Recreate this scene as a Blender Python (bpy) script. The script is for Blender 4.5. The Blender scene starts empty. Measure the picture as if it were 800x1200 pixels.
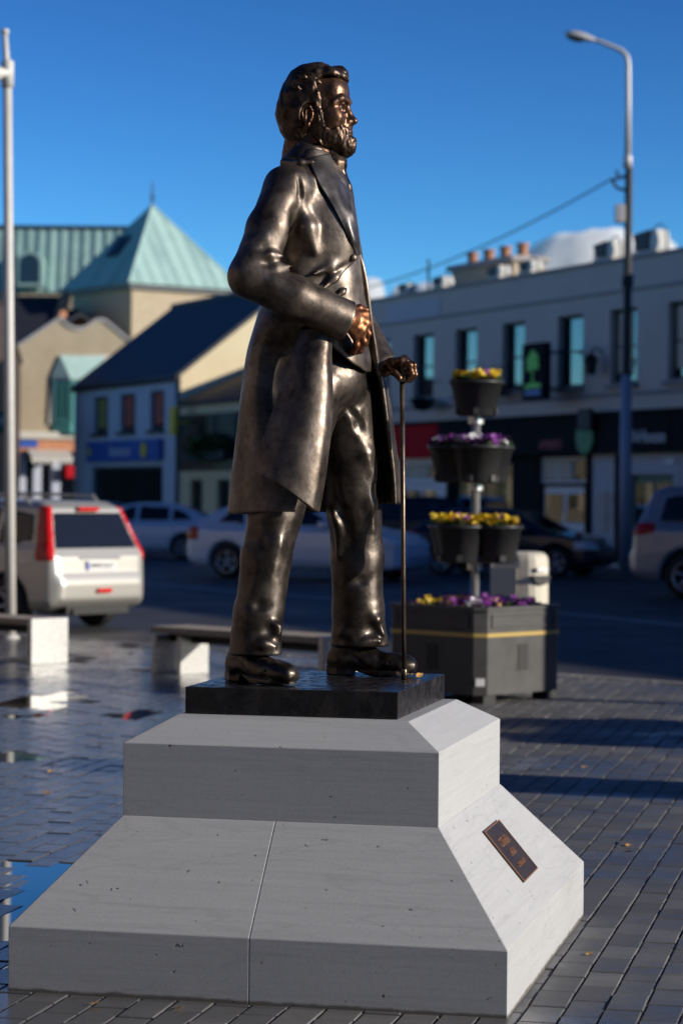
import bpy, bmesh, math, random
import numpy as np
from mathutils import Vector, Matrix
import openvdb as vdb

random.seed(7); np.random.seed(7)
scene = bpy.context.scene
COL = scene.collection
R = math.radians
PI = math.pi

# ------------------------------------------------------------------ camera, sky, sun
FPX, HOR, ROLL, CAMZ = 2833.0, 580.0, 0.0085, 1.6
cam_d = bpy.data.cameras.new('camera'); cam = bpy.data.objects.new('camera', cam_d); COL.objects.link(cam)
cam.location = (0, 0, CAMZ)
cam.rotation_euler = (Matrix.Rotation(R(90), 3, 'X') @ Matrix.Rotation(ROLL, 3, 'Z')).to_euler()
cam_d.sensor_fit = 'VERTICAL'; cam_d.sensor_height = 36; cam_d.lens = 85
cam_d.shift_y = -20.0/1200
cam_d.clip_start = 0.1; cam_d.clip_end = 8000
cam_d.dof.use_dof = True; cam_d.dof.focus_distance = 8.3; cam_d.dof.aperture_fstop = 3.2; cam_d.dof.aperture_blades = 9
scene.camera = cam

SUN_EL = R(16)
SUN_H = Vector((0.953, -0.303))          # horizontal direction towards the sun
sun_vec = Vector((SUN_H.x*math.cos(SUN_EL), SUN_H.y*math.cos(SUN_EL), math.sin(SUN_EL)))
w = bpy.data.worlds.new('World'); scene.world = w; w.use_nodes = True
nt = w.node_tree; nt.nodes.clear()
sky = nt.nodes.new('ShaderNodeTexSky'); sky.sky_type = 'NISHITA'; sky.sun_disc = False
sky.sun_elevation = SUN_EL
sky.sun_rotation = math.atan2(SUN_H.x, SUN_H.y)
sky.air_density = 1.0; sky.dust_density = 0.0; sky.ozone_density = 3.5; sky.altitude = 2500
bg = nt.nodes.new('ShaderNodeBackground'); bg.inputs[1].default_value = 0.05
out = nt.nodes.new('ShaderNodeOutputWorld')
gam = nt.nodes.new('ShaderNodeGamma'); gam.inputs[1].default_value = 2.0     # the deep blue of a polished winter sky
mul = nt.nodes.new('ShaderNodeMix'); mul.data_type = 'RGBA'; mul.blend_type = 'MULTIPLY'; mul.inputs[0].default_value = 1; mul.inputs[7].default_value = (.70, .775, .73, 1)
nt.links.new(sky.outputs[0], mul.inputs[6]); nt.links.new(mul.outputs[2], gam.inputs[0]); nt.links.new(gam.outputs[0], bg.inputs[0]); nt.links.new(bg.outputs[0], out.inputs[0])
sl = bpy.data.lights.new('sun', 'SUN'); so = bpy.data.objects.new('sun', sl); COL.objects.link(so)
sl.energy = 5.0; sl.angle = R(0.53); sl.color = (1.0, 0.925, 0.81)
so.location = (20, -6, 12)
so.rotation_euler = sun_vec.to_track_quat('Z', 'Y').to_euler()
scene.view_settings.view_transform = 'Standard'; scene.view_settings.look = 'None'
scene.view_settings.exposure = 0.12; scene.view_settings.gamma = 1.0
scene.cycles.use_denoising = True
scene.cycles.max_bounces = 32; scene.cycles.diffuse_bounces = 4; scene.cycles.glossy_bounces = 4
scene.cycles.use_adaptive_sampling = True
scene.cycles.adaptive_threshold = 0.015
scene.cycles.caustics_reflective = False; scene.cycles.caustics_refractive = False

# ------------------------------------------------------------------ layout helpers (survey of the place)
cr, sr = math.cos(ROLL), math.sin(ROLL)
def UW(px, py):
    return (px-400)*cr + (py-600)*sr, -(px-400)*sr + (py-600)*cr + (600-HOR)
def P(px, py, Y):
    u, v = UW(px, py); return Vector((u/FPX*Y, Y, CAMZ - v/FPX*Y))
def G(px, py, z=0.0):
    u, v = UW(px, py); Y = (CAMZ-z)*FPX/v; return Vector((u/FPX*Y, Y, z))

# ------------------------------------------------------------------ object helpers
def tag(o, label=None, cat=None, group=None, kind=None):
    if label: o['label'] = label
    if cat: o['category'] = cat
    if group: o['group'] = group
    if kind: o['kind'] = kind
    return o
def thing(name, label, cat, loc=(0, 0, 0), rz=0, group=None):
    o = bpy.data.objects.new(name, None); COL.objects.link(o)
    o.empty_display_size = 0.2
    o.location = loc; o.rotation_euler = (0, 0, rz)
    return tag(o, label, cat, group)
def link(name, me, mat=None, parent=None, smooth=False, world=False):
    if mat is not None and not me.materials: me.materials.append(mat)
    if smooth and me.polygons: me.polygons.foreach_set('use_smooth', [True]*len(me.polygons))
    o = bpy.data.objects.new(name, me); COL.objects.link(o)
    if parent is not None:
        o.parent = parent
        if world: o.matrix_parent_inverse = world_matrix(parent).inverted()
    return o
def world_matrix(o):
    m = Matrix.LocRotScale(o.location, o.rotation_euler, o.scale)
    if o.parent: return world_matrix(o.parent) @ o.matrix_parent_inverse @ m
    return m
def copy_tree(o, parent=None):
    c = o.copy(); COL.objects.link(c)
    if parent is not None: c.parent = parent
    for ch in list(o.children): copy_tree(ch, c)
    return c
def mesh(name, verts, faces):
    me = bpy.data.meshes.new(name); me.from_pydata([tuple(v) for v in verts], [], faces); me.update(); return me
class MB:
    def __init__(s): s.v = []; s.f = []
    def add(s, vs, fs, M=None):
        n = len(s.v)
        s.v += [tuple(M @ Vector(v)) if M else tuple(v) for v in vs]
        s.f += [tuple(i+n for i in f) for f in fs]
        return s
    def box(s, x0, x1, y0, y1, z0, z1, M=None, b=0.0):
        if b <= 0:
            vs = [(x0,y0,z0),(x1,y0,z0),(x1,y1,z0),(x0,y1,z0),(x0,y0,z1),(x1,y0,z1),(x1,y1,z1),(x0,y1,z1)]
            return s.add(vs, [(3,2,1,0),(4,5,6,7),(0,1,5,4),(1,2,6,5),(2,3,7,6),(3,0,4,7)], M)
        bm = bmesh.new(); bmesh.ops.create_cube(bm, size=1)
        for v in bm.verts: v.co = Vector(((x0+x1)/2+v.co.x*(x1-x0), (y0+y1)/2+v.co.y*(y1-y0), (z0+z1)/2+v.co.z*(z1-z0)))
        bmesh.ops.bevel(bm, geom=bm.edges[:], offset=b, segments=2, affect='EDGES', profile=0.5)
        s.bm(bm, M); return s
    def bm(s, bm, M=None):
        bm.verts.ensure_lookup_table(); bm.verts.index_update()
        s.add([v.co.copy() for v in bm.verts], [tuple(v.index for v in f.verts) for f in bm.faces], M); bm.free(); return s
    def prism(s, poly, y0, y1, M=None):
        """poly in x,z (counter-clockwise seen from -y), extruded along y"""
        n = len(poly)
        vs = [(x, y0, z) for x, z in poly] + [(x, y1, z) for x, z in poly]
        fs = [tuple(range(n)), tuple(range(2*n-1, n-1, -1))] + [((i+1)%n, i, n+i, n+(i+1)%n) for i in range(n)]
        return s.add(vs, fs, M)
    def zprism(s, poly, z0, z1, M=None):
        n = len(poly)
        vs = [(x, y, z0) for x, y in poly] + [(x, y, z1) for x, y in poly]
        fs = [tuple(range(n-1, -1, -1)), tuple(range(n, 2*n))] + [(i, (i+1)%n, n+(i+1)%n, n+i) for i in range(n)]
        return s.add(vs, fs, M)
    def lathe(s, prof, n=24, M=None, a0=0, a1=2*PI, cap=True):
        full = abs(a1-a0-2*PI) < 1e-6
        m = n if full else n+1; vs = []; fs = []
        for i in range(m):
            a = a0+(a1-a0)*i/n
            for r, z in prof: vs.append((r*math.cos(a), r*math.sin(a), z))
        k = len(prof)
        for i in range(n):
            j = (i+1) % m
            for q in range(k-1): fs.append((i*k+q, j*k+q, j*k+q+1, i*k+q+1))
        return s.add(vs, fs, M)
    def tube(s, pts, r, n=10, M=None, cap=True):
        pts = [Vector(p) for p in pts]; rs = r if isinstance(r, (list, tuple)) else [r]*len(pts)
        vs = []; fs = []; prev = None
        for i, p in enumerate(pts):
            t = (pts[min(i+1, len(pts)-1)] - pts[max(i-1, 0)]).normalized()
            a = prev if prev is not None else (Vector((0,0,1)) if abs(t.z) < .9 else Vector((1,0,0)))
            a = (a - t*a.dot(t)).normalized(); prev = a; b = t.cross(a)
            for k in range(n):
                th = 2*PI*k/n; vs.append(p + (a*math.cos(th) + b*math.sin(th))*rs[i])
        for i in range(len(pts)-1):
            for k in range(n): fs.append((i*n+k, i*n+(k+1)%n, (i+1)*n+(k+1)%n, (i+1)*n+k))
        if cap: fs.append(tuple(range(n-1, -1, -1))); fs.append(tuple((len(pts)-1)*n+k for k in range(n)))
        return s.add(vs, fs, M)
    def build(s, name, mat=None, parent=None, smooth=False, world=False):
        return link(name, mesh(name, s.v, s.f), mat, parent, smooth, world)
    def mesh(s, name): return mesh(name, s.v, s.f)
def text_obj(name, body, size, mat, parent, M, depth=0.004, align='CENTER', font_scale_x=1.0):
    c = bpy.data.curves.new(name, 'FONT'); c.body = body; c.size = size; c.extrude = depth/2
    c.align_x = align; c.align_y = 'CENTER'; c.resolution_u = 2
    t = bpy.data.objects.new(name+'_tmp', c); COL.objects.link(t)
    dg = bpy.context.evaluated_depsgraph_get()
    me = bpy.data.meshes.new_from_object(t.evaluated_get(dg)); me.name = name
    COL.objects.unlink(t); bpy.data.objects.remove(t)
    me.transform(Matrix.Diagonal((font_scale_x, 1, 1, 1)))
    me.transform(M); me.materials.clear()
    return link(name, me, mat, parent)

# ------------------------------------------------------------------ materials
def mat(name, col=(.5,.5,.5), rough=.6, metal=0, spec=.5, emit=None, es=0, coat=0):
    m = bpy.data.materials.new(name); m.use_nodes = True
    b = m.node_tree.nodes['Principled BSDF']
    b.inputs['Base Color'].default_value = (*col, 1); b.inputs['Roughness'].default_value = rough
    b.inputs['Metallic'].default_value = metal; b.inputs['Specular IOR Level'].default_value = spec
    b.inputs['Coat Weight'].default_value = coat
    if emit: b.inputs['Emission Color'].default_value = (*emit, 1); b.inputs['Emission Strength'].default_value = es
    return m
class NT:
    def __init__(s, m): s.t = m.node_tree; s.b = s.t.nodes['Principled BSDF']
    def n(s, t, **kw):
        x = s.t.nodes.new(t)
        for k, v in kw.items(): setattr(x, k, v)
        return x
    def l(s, a, b): s.t.links.new(a, b)
    def coord(s, kind='Object', scale=(1,1,1), rot=(0,0,0)):
        c = s.n('ShaderNodeTexCoord'); m = s.n('ShaderNodeMapping')
        m.inputs['Scale'].default_value = scale; m.inputs['Rotation'].default_value = rot
        s.l(c.outputs[kind], m.inputs[0]); return m.outputs[0]
    def noise(s, v, scale, detail=4, rough=.55, dist=0):
        x = s.n('ShaderNodeTexNoise'); x.inputs['Scale'].default_value = scale; x.inputs['Detail'].default_value = detail
        x.inputs['Roughness'].default_value = rough; x.inputs['Distortion'].default_value = dist
        s.l(v, x.inputs['Vector']); return x.outputs['Fac']
    def ramp(s, f, stops):
        r = s.n('ShaderNodeValToRGB'); e = r.color_ramp.elements
        while len(e) < len(stops): e.new(0.5)
        for k, (p, c) in enumerate(stops):
            e[k].position = p; e[k].color = (*c, 1) if len(c) == 3 else c
        s.l(f, r.inputs[0]); return r.outputs[0]
    def rng(s, f, a, b, c, d):
        r = s.n('ShaderNodeMapRange'); 
        for i, v in zip((1,2,3,4), (a,b,c,d)): r.inputs[i].default_value = v
        s.l(f, r.inputs[0]); return r.outputs[0]
    def mix(s, f, a, b, mode='MIX'):
        x = s.n('ShaderNodeMix', data_type='RGBA', blend_type=mode)
        for sock, v in ((x.inputs[0], f), (x.inputs[6], a), (x.inputs[7], b)):
            if hasattr(v, 'is_linked'): s.l(v, sock)
            elif isinstance(v, (int, float)): sock.default_value = v
            else: sock.default_value = (*v, 1)
        return x.outputs[2]
    def math(s, op, a, b=0.0):
        x = s.n('ShaderNodeMath', operation=op)
        for sock, v in ((x.inputs[0], a), (x.inputs[1], b)):
            if hasattr(v, 'is_linked'): s.l(v, sock)
            else: sock.default_value = v
        return x.outputs[0]
    def bump(s, h, strength=.3, dist=.01):
        x = s.n('ShaderNodeBump'); x.inputs['Strength'].default_value = strength; x.inputs['Distance'].default_value = dist
        s.l(h, x.inputs['Height']); s.l(x.outputs[0], s.b.inputs['Normal'])
def noisy(name, c1, c2, rough=.7, scale=3, bump=0.2, bscale=40, bdist=.01, metal=0, spec=.4, r2=None, stretch=(1,1,1)):
    m = mat(name, c1, rough, metal, spec); t = NT(m); v = t.coord('Object', stretch)
    f = t.noise(v, scale, 6, .6)
    t.l(t.ramp(f, [(.3, c1), (.7, c2)]), t.b.inputs['Base Color'])
    if r2 is not None: t.l(t.rng(f, .3, .7, rough, r2), t.b.inputs['Roughness'])
    if bump: t.bump(t.noise(v, bscale, 4), bump, bdist)
    return m

def bronze(name, c_dark, c_worn, r0=.30, r1=.52, bstr=.25):
    m = mat(name, c_dark, .4, 1.0); t = NT(m); v = t.coord('Object')
    a = t.noise(v, 5.5, 8, .65, .4); b = t.noise(v, 38, 5, .6)
    f = t.math('ADD', t.math('MULTIPLY', a, .75), t.math('MULTIPLY', b, .25))
    t.l(t.ramp(f, [(.36, c_dark), (.52, tuple(.5*(p+q) for p, q in zip(c_dark, c_worn))), (.66, c_worn)]), t.b.inputs['Base Color'])
    t.l(t.rng(t.noise(v, 14, 6, .6), .35, .68, r1, r0), t.b.inputs['Roughness'])
    # thin brown lacquer patina lies over the metal in places
    t.l(t.rng(t.noise(v, 9, 5, .6), .35, .62, .72, 1.0), t.b.inputs['Metallic'])
    h = t.math('ADD', t.math('MULTIPLY', t.noise(v, 16, 4, .5), 1.0), t.math('MULTIPLY', t.noise(v, 70, 4, .6), .22))
    t.bump(h, bstr, .02)
    return m
M = {}
M['bronze'] = bronze('cast_bronze', (.056,.041,.031), (.255,.21,.172), .36, .54, .12)
M['bronze_dark'] = bronze('dark_cast_bronze', (.032,.025,.020), (.15,.122,.10), .30, .46, .12)
M['bronze_lapel'] = bronze('smooth_bronze', (.06,.054,.053), (.14,.128,.122), .42, .56, .12)
M['bronze_skin'] = bronze('worn_red_bronze', (.055,.031,.021), (.22,.115,.065), .30, .48, .10)
M['bronze_hand'] = bronze('rubbed_copper_bronze', (.13,.052,.027), (.38,.16,.07), .36, .5, .10)
M['bronze_hair'] = bronze('dark_hair_bronze', (.036,.024,.018), (.17,.115,.08), .30, .5, .2)
M['bronze_cane'] = bronze('cane_bronze', (.10,.07,.05), (.26,.2,.15), .3, .45, .1)

def base_plate_mat():
    m = mat('black_bronze_plate', (.02,.02,.022), .3, .35, .5); t = NT(m); v = t.coord('Object')
    f = t.noise(v, 6, 8, .7)
    t.l(t.ramp(f, [(.35, (.012,.012,.014)), (.62, (.035,.030,.027)), (.75, (.09,.06,.045))]), t.b.inputs['Base Color'])
    t.l(t.rng(t.noise(v, 22, 5, .65), .42, .58, .08, .5), t.b.inputs['Roughness'])
    t.bump(t.noise(v, 30, 5, .7), .35, .006); return m
M['plate'] = base_plate_mat()

def stone_mat():
    m = mat('blue_limestone', (.4,.41,.42), .62, 0, .4); t = NT(m)
    v = t.coord('Object'); vs = t.coord('Object', (.8, .8, 34))
    streak = t.noise(vs, 2.2, 8, .68, .15); fine = t.noise(v, 60, 5, .6); cloud = t.noise(v, 3.5, 6, .6)
    c = t.ramp(streak, [(.28, (.375,.375,.375)), (.46, (.43,.432,.433)), (.56, (.448,.45,.45)), (.74, (.48,.48,.475))])
    c = t.mix(t.rng(cloud, .40, .75, 0, .30), c, (.36,.365,.37))
    # darker fossil streaks and pits
    vor = t.n('ShaderNodeTexVoronoi'); vor.inputs['Scale'].default_value = 11
    wrp = t.n('ShaderNodeVectorMath', operation='ADD'); nz = t.n('ShaderNodeTexNoise'); nz.inputs['Scale'].default_value = 22; t.l(t.coord('Object'), nz.inputs['Vector'])
    wsc = t.n('ShaderNodeVectorMath', operation='SCALE'); wsc.inputs['Scale'].default_value = .10; t.l(nz.outputs['Color'], wsc.inputs[0])
    t.l(t.coord('Object', (1, 1, 2.0)), wrp.inputs[0]); t.l(wsc.outputs[0], wrp.inputs[1]); t.l(wrp.outputs[0], vor.inputs['Vector'])
    pit = t.rng(vor.outputs['Distance'], .05, .095, 1, 0)
    # a few water stains with a soft lower edge and a mossy line along the foot
    vein = t.noise(t.coord('Object', (.8, .8, 6)), 1.3, 9, .5, .5)
    line = t.math('SUBTRACT', 1.0, t.rng(t.math('ABSOLUTE', t.math('SUBTRACT', vein, .5)), 0, .012, 0, 1))
    spk = t.noise(v, 190, 3, .7); c = t.mix(t.rng(spk, .38, .72, .0, .30), c, (.60,.60,.59)); c = t.mix(t.rng(t.noise(v, 120, 3, .7), .55, .75, 0, .35), c, (.22,.22,.225))
    c = t.mix(t.math('MULTIPLY', line, .17), c, (.2,.2,.2))
    c = t.mix(t.math('MULTIPLY', pit, .75), c, (.06,.06,.06))
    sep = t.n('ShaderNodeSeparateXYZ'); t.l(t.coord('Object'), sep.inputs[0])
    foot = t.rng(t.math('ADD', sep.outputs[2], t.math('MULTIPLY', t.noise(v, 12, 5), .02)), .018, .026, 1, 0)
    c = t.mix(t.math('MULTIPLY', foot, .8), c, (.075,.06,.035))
    t.l(c, t.b.inputs['Base Color'])
    t.l(t.rng(cloud, .3, .7, .5, .72), t.b.inputs['Roughness'])
    h = t.math('ADD', t.math('MULTIPLY', fine, .3), t.math('MULTIPLY', pit, -1.2))
    t.bump(h, .22, .004); return m
M['stone'] = stone_mat()

def paver_mat():
    m = mat('grey_setts', (.2,.2,.2), .5, 0, .5); t = NT(m)
    geo = t.n('ShaderNodeNewGeometry'); oi = t.n('ShaderNodeObjectInfo')
    rnd = t.math('FRACT', t.math('ADD', geo.outputs['Random Per Island'], oi.outputs['Random']))
    pos = geo.outputs['Position']
    big = t.noise(pos, .8, 5, .6); spk = t.noise(pos, 160, 3, .7); mid = t.noise(pos, 9, 6, .65)
    c = t.ramp(rnd, [(0, (.075,.075,.077)), (.35, (.105,.104,.104)), (.7, (.13,.128,.125)), (1, (.165,.16,.153))])
    c = t.mix(t.rng(spk, .4, .68, 0, .42), c, (.27,.262,.25))
    c = t.mix(t.rng(mid, .42, .72, 0, .5), c, (.10,.10,.105))
    sep = t.n('ShaderNodeSeparateXYZ'); t.l(pos, sep.inputs[0])
    # the square drains to the left: that side has stayed wet
    side = t.rng(sep.outputs[0], -1.3, .3, 1.0, 0.0)
    wet = t.rng(t.math('ADD', t.math('MULTIPLY', side, .22), big), .46, .62, 0, 1)
    c = t.mix(t.math('MULTIPLY', wet, .55), c, (.075,.075,.08))
    t.l(c, t.b.inputs['Base Color'])
    ro = t.math('ADD', t.rng(wet, 0, 1, .55, .13), t.math('MULTIPLY', mid, .16))
    t.l(ro, t.b.inputs['Roughness'])
    t.bump(t.math('ADD', t.math('MULTIPLY', mid, .5), t.math('MULTIPLY', spk, .35)), .3, .004)
    return m
M['paver'] = paver_mat()
M['bed'] = noisy('sandy_joint_bed', (.04,.036,.032), (.085,.075,.062), .85, 4, .3, 60)
def paving_far():
    m = mat('far_paving', (.2,.2,.2), .5); t = NT(m)
    br = t.n('ShaderNodeTexBrick'); t.l(t.coord('Object', (1,1,1), (0,0,PI/2+.223)), br.inputs['Vector'])
    br.inputs['Color1'].default_value = (.16,.155,.15,1); br.inputs['Color2'].default_value = (.24,.23,.215,1)
    br.inputs['Mortar'].default_value = (.06,.055,.05,1); br.inputs['Scale'].default_value = 1
    br.inputs['Brick Width'].default_value = .24; br.inputs['Row Height'].default_value = .12; br.inputs['Mortar Size'].default_value = .005
    t.l(br.outputs[0], t.b.inputs['Base Color'])
    t.l(t.rng(t.noise(t.coord('Object'), .7, 5), .4, .6, .25, .6), t.b.inputs['Roughness']); return m
M['paving_far'] = paving_far()
M['water'] = mat('puddle_water', (.012,.014,.016), .03, 0, .6)
M['asphalt'] = noisy('asphalt', (.042,.043,.046), (.062,.062,.064), .7, .6, .35, 90, .006, r2=.5)
M['kerb'] = noisy('kerb_granite', (.26,.25,.24), (.36,.35,.33), .6, 6, .2, 60)
M['road_paint'] = noisy('worn_road_paint', (.42,.42,.42), (.62,.62,.6), .6, 5)
M['ground'] = noisy('ground', (.055,.058,.05), (.08,.08,.07), .85, .2)
M['glass'] = mat('window_glass', (.012,.014,.018), .03, 0, .8)
M['car_glass'] = mat('car_glass', (.012,.014,.016), .04, 0, .7)
M['tyre'] = noisy('tyre_rubber', (.018,.018,.018), (.03,.03,.03), .75, 8)
M['rim'] = mat('alloy_rim', (.55,.56,.58), .32, .9)
M['silver'] = mat('silver_car_paint', (.60,.61,.62), .34, .3, .5, coat=.6)
M['champagne'] = mat('pale_silver_car_paint', (.54,.52,.465), .34, .45, .5, coat=.5)
M['blue_silver'] = mat('blue_silver_car_paint', (.68,.73,.82), .32, .2, .5, coat=.6)
M['grey_silver'] = mat('grey_silver_car_paint', (.34,.35,.37), .32, .4, .5, coat=.6)
M['navy'] = mat('navy_car_paint', (.012,.016,.03), .22, .3, .5, coat=.8)
M['black_plastic'] = noisy('black_plastic', (.02,.02,.021), (.035,.035,.035), .42, 6, .12, 60)
M['dark'] = mat('dark_trim', (.012,.012,.013), .6)
M['red_lamp'] = mat('red_lamp_lens', (.62,.012,.012), .15, 0, .6)
M['white_lamp'] = mat('clear_lamp_lens', (.75,.76,.78), .12, 0, .6)
M['plate_white'] = mat('number_plate_white', (.75,.75,.73), .4)
M['plate_blue'] = mat('number_plate_blue', (.03,.07,.4), .4)
M['galv'] = noisy('brushed_steel_panel', (.38,.38,.37), (.66,.66,.64), .42, 26, .15, 90, .002, metal=.55, r2=.3)
M['white_metal'] = noisy('white_painted_metal', (.56,.54,.49), (.64,.62,.57), .45, 3)
M['bench_wood'] = noisy('bench_top_timber', (.36,.29,.20), (.48,.40,.29), .55, 5, .2, 30, stretch=(1,12,12))
M['planter'] = noisy('black_planter_plastic', (.05,.049,.047), (.08,.078,.075), .45, 5, .2, 70, .004, r2=.6)
M['gold'] = mat('gold_band_paint', (.50,.36,.11), .4, .2)
M['pole_steel'] = mat('brushed_pole_steel', (.6,.6,.57), .38, .8)
M['bin_cream'] = noisy('cream_bin_enamel', (.62,.57,.46), (.70,.65,.53), .38, 4)
M['bin_grey'] = noisy('grey_bin_side', (.11,.10,.095), (.15,.14,.13), .5, 4)
M['soil'] = noisy('dark_soil', (.02,.015,.01), (.04,.03,.02), .9, 20)
M['leaf'] = noisy('pansy_leaf', (.035,.085,.015), (.07,.15,.03), .5, 30, 0)
M['yellow'] = noisy('yellow_petal', (.75,.50,.015), (.85,.62,.03), .6, 30, 0)
M['purple'] = noisy('purple_petal', (.14,.02,.20), (.26,.05,.30), .6, 30, 0)
M['white_petal'] = mat('white_petal', (.8,.8,.78), .6)
M['leaf_orange'] = noisy('autumn_leaf', (.42,.20,.04), (.55,.30,.08), .6, 30, 0)
M['lamp_grey'] = mat('grey_lamp_paint', (.50,.47,.45), .45, .2)
M['pole_dark'] = mat('tarred_pole', (.018,.019,.022), .6)
M['pole_blue'] = mat('grey_blue_pole_paint', (.32,.36,.45), .5)
M['cable'] = mat('black_cable', (.015,.015,.018), .6)
M['render_grey'] = noisy('grey_painted_render', (.56,.50,.435), (.61,.55,.48), .8, .7, .2, 25, .01)
M['render_band'] = noisy('pale_grey_band', (.50,.51,.54), (.55,.56,.6), .8, .7)
M['dark_brick'] = noisy('dark_brown_brick', (.13,.10,.085), (.19,.15,.125), .8, 4, .3, 20)
M['coping'] = noisy('coping_stone', (.28,.26,.25), (.34,.32,.31), .8, 2)
M['periwinkle'] = noisy('lavender_render', (.50,.53,.64), (.55,.58,.68), .8, .8, .2, 20)
M['cream_render'] = noisy('cream_render', (.66,.54,.33), (.72,.60,.38), .8, .8, .2, 20)
M['tan_dash'] = noisy('tan_pebble_dash', (.36,.29,.19), (.43,.35,.24), .85, 1.2, .4, 18, .02)
M['white_stone'] = noisy('pale_dressed_stone', (.56,.52,.45), (.64,.60,.52), .75, 2)
M['teal'] = mat('teal_joinery_paint', (.10,.34,.33), .45)
M['pale_teal'] = noisy('pale_copper_sheet', (.36,.52,.47), (.45,.60,.54), .55, 3)
M['copper'] = noisy('verdigris_copper', (.24,.37,.345), (.35,.50,.46), .55, .9, .15, 6, .02)
M['copper_lite'] = noisy('pale_verdigris_copper', (.32,.47,.43), (.40,.56,.51), .55, .9, .15, 6, .02)
M['slate'] = noisy('dark_slate', (.018,.02,.028), (.035,.037,.046), .55, 2, .3, 12, .03)
M['slate_brown'] = noisy('brown_tiles', (.04,.025,.022), (.06,.04,.034), .7, 2, .3, 12, .03)
M['terracotta'] = noisy('terracotta', (.36,.16,.085), (.45,.22,.12), .7, 3)
M['brick_orange'] = noisy('orange_brick_band', (.48,.20,.10), (.58,.27,.15), .75, 3)
M['stock_brick'] = noisy('buff_brick', (.40,.31,.20), (.50,.40,.27), .8, 5, .3, 20)
M['frame_dark'] = mat('dark_window_frame', (.03,.035,.045), .5)
M['frame_white'] = mat('white_joinery', (.8,.8,.82), .5)
M['fascia_black'] = mat('black_fascia', (.012,.012,.015), .85, 0, .15)
M['fascia_red'] = mat('red_fascia', (.50,.012,.02), .85, 0, .15)
M['fascia_blue'] = mat('blue_fascia', (.03,.10,.42), .45)
M['green_paint'] = mat('green_door_paint', (.012,.10,.05), .5)
M['sign_green'] = mat('lime_sign_paint', (.16,.75,.03), .5)
M['sign_dgreen'] = mat('round_green_sign', (.02,.22,.06), .5)
M['sign_yellow'] = mat('yellow_sign_paint', (.75,.55,.03), .5)
M['sign_white'] = mat('white_sign_letter', (.7,.72,.75), .5)
M['sign_pink'] = mat('dull_red_letter', (.40,.03,.06), .5)
M['olive_reflection'] = mat('olive_window_reflection', (.30,.28,.08), .8)  # reflected sunlit colour put into a panel over the glass
M['red_reflection'] = mat('red_window_reflection', (.45,.10,.07), .8)
M['cream_tint'] = mat('cream_pane_tint', (.6,.55,.42), .8)
M['poster'] = noisy('poster_print', (.35,.30,.28), (.60,.55,.5), .6, 3, 0)
M['hedge'] = noisy('dark_leaves', (.03,.07,.015), (.06,.12,.03), .6, 5, 0)
M['cloud'] = bpy.data.materials.new('cloud_vapour')
M['cloud'].use_nodes = True; _t = M['cloud'].node_tree; _t.nodes.clear()
_o = _t.nodes.new('ShaderNodeOutputMaterial'); _v = _t.nodes.new('ShaderNodeVolumePrincipled')
_v.inputs['Color'].default_value = (.995,.995,.995,1); _v.inputs['Density'].default_value = .22; _v.inputs['Anisotropy'].default_value = .2
_t.links.new(_v.outputs[0], _o.inputs['Volume'])
scene.cycles.volume_bounces = 32; scene.cycles.volume_max_steps = 256
M['letter_copper'] = mat('raised_copper_letter', (.40,.20,.12), .5, .6)

# ------------------------------------------------------------------ signed-distance modelling (for cast bronze and car bodies)
_rng = np.random.RandomState(3); _LAT = _rng.rand(32, 32, 32).astype(np.float32)*2-1
def vnoise(x, y, z):
    x, y, z = np.broadcast_arrays(x, y, z)
    xi = np.floor(x).astype(np.int32); yi = np.floor(y).astype(np.int32); zi = np.floor(z).astype(np.int32)
    fx = x-xi; fy = y-yi; fz = z-zi
    fx = fx*fx*(3-2*fx); fy = fy*fy*(3-2*fy); fz = fz*fz*(3-2*fz)
    a, b, c = xi & 31, yi & 31, zi & 31; a1, b1, c1 = (a+1) & 31, (b+1) & 31, (c+1) & 31
    L = _LAT
    return ((L[a,b,c]*(1-fx)+L[a1,b,c]*fx)*(1-fy)+(L[a,b1,c]*(1-fx)+L[a1,b1,c]*fx)*fy)*(1-fz) + \
           ((L[a,b,c1]*(1-fx)+L[a1,b,c1]*fx)*(1-fy)+(L[a,b1,c1]*(1-fx)+L[a1,b1,c1]*fx)*fy)*fz
def smin(a, b, k):
    if k <= 0: return np.minimum(a, b)
    h = np.clip(.5+.5*(b-a)/k, 0, 1); return b*(1-h)+a*h-k*h*(1-h)
def smax(a, b, k): return -smin(-a, -b, k)
def sd_ell(c, r, rot=None):
    c = np.array(c, np.float32); r = np.array(r, np.float32)
    def f(x, y, z):
        x, y, z = x-c[0], y-c[1], z-c[2]
        if rot is not None:
            m = rot
            x, y, z = m[0][0]*x+m[0][1]*y+m[0][2]*z, m[1][0]*x+m[1][1]*y+m[1][2]*z, m[2][0]*x+m[2][1]*y+m[2][2]*z
        k0 = np.sqrt((x/r[0])**2+(y/r[1])**2+(z/r[2])**2)+1e-9
        k1 = np.sqrt((x/r[0]**2)**2+(y/r[1]**2)**2+(z/r[2]**2)**2)+1e-9
        return k0*(k0-1)/k1
    e = max(r); f.box = (c-e, c+e); return f
def sd_cone(a, b, ra, rb):
    a = np.array(a, np.float32); b = np.array(b, np.float32); d = b-a; dd = float(d@d)+1e-12
    def f(x, y, z):
        px, py, pz = x-a[0], y-a[1], z-a[2]
        t = np.clip((px*d[0]+py*d[1]+pz*d[2])/dd, 0, 1)
        return np.sqrt((px-t*d[0])**2+(py-t*d[1])**2+(pz-t*d[2])**2)-(ra+t*(rb-ra))
    m = max(ra, rb); f.box = (np.minimum(a, b)-m, np.maximum(a, b)+m); return f
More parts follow.
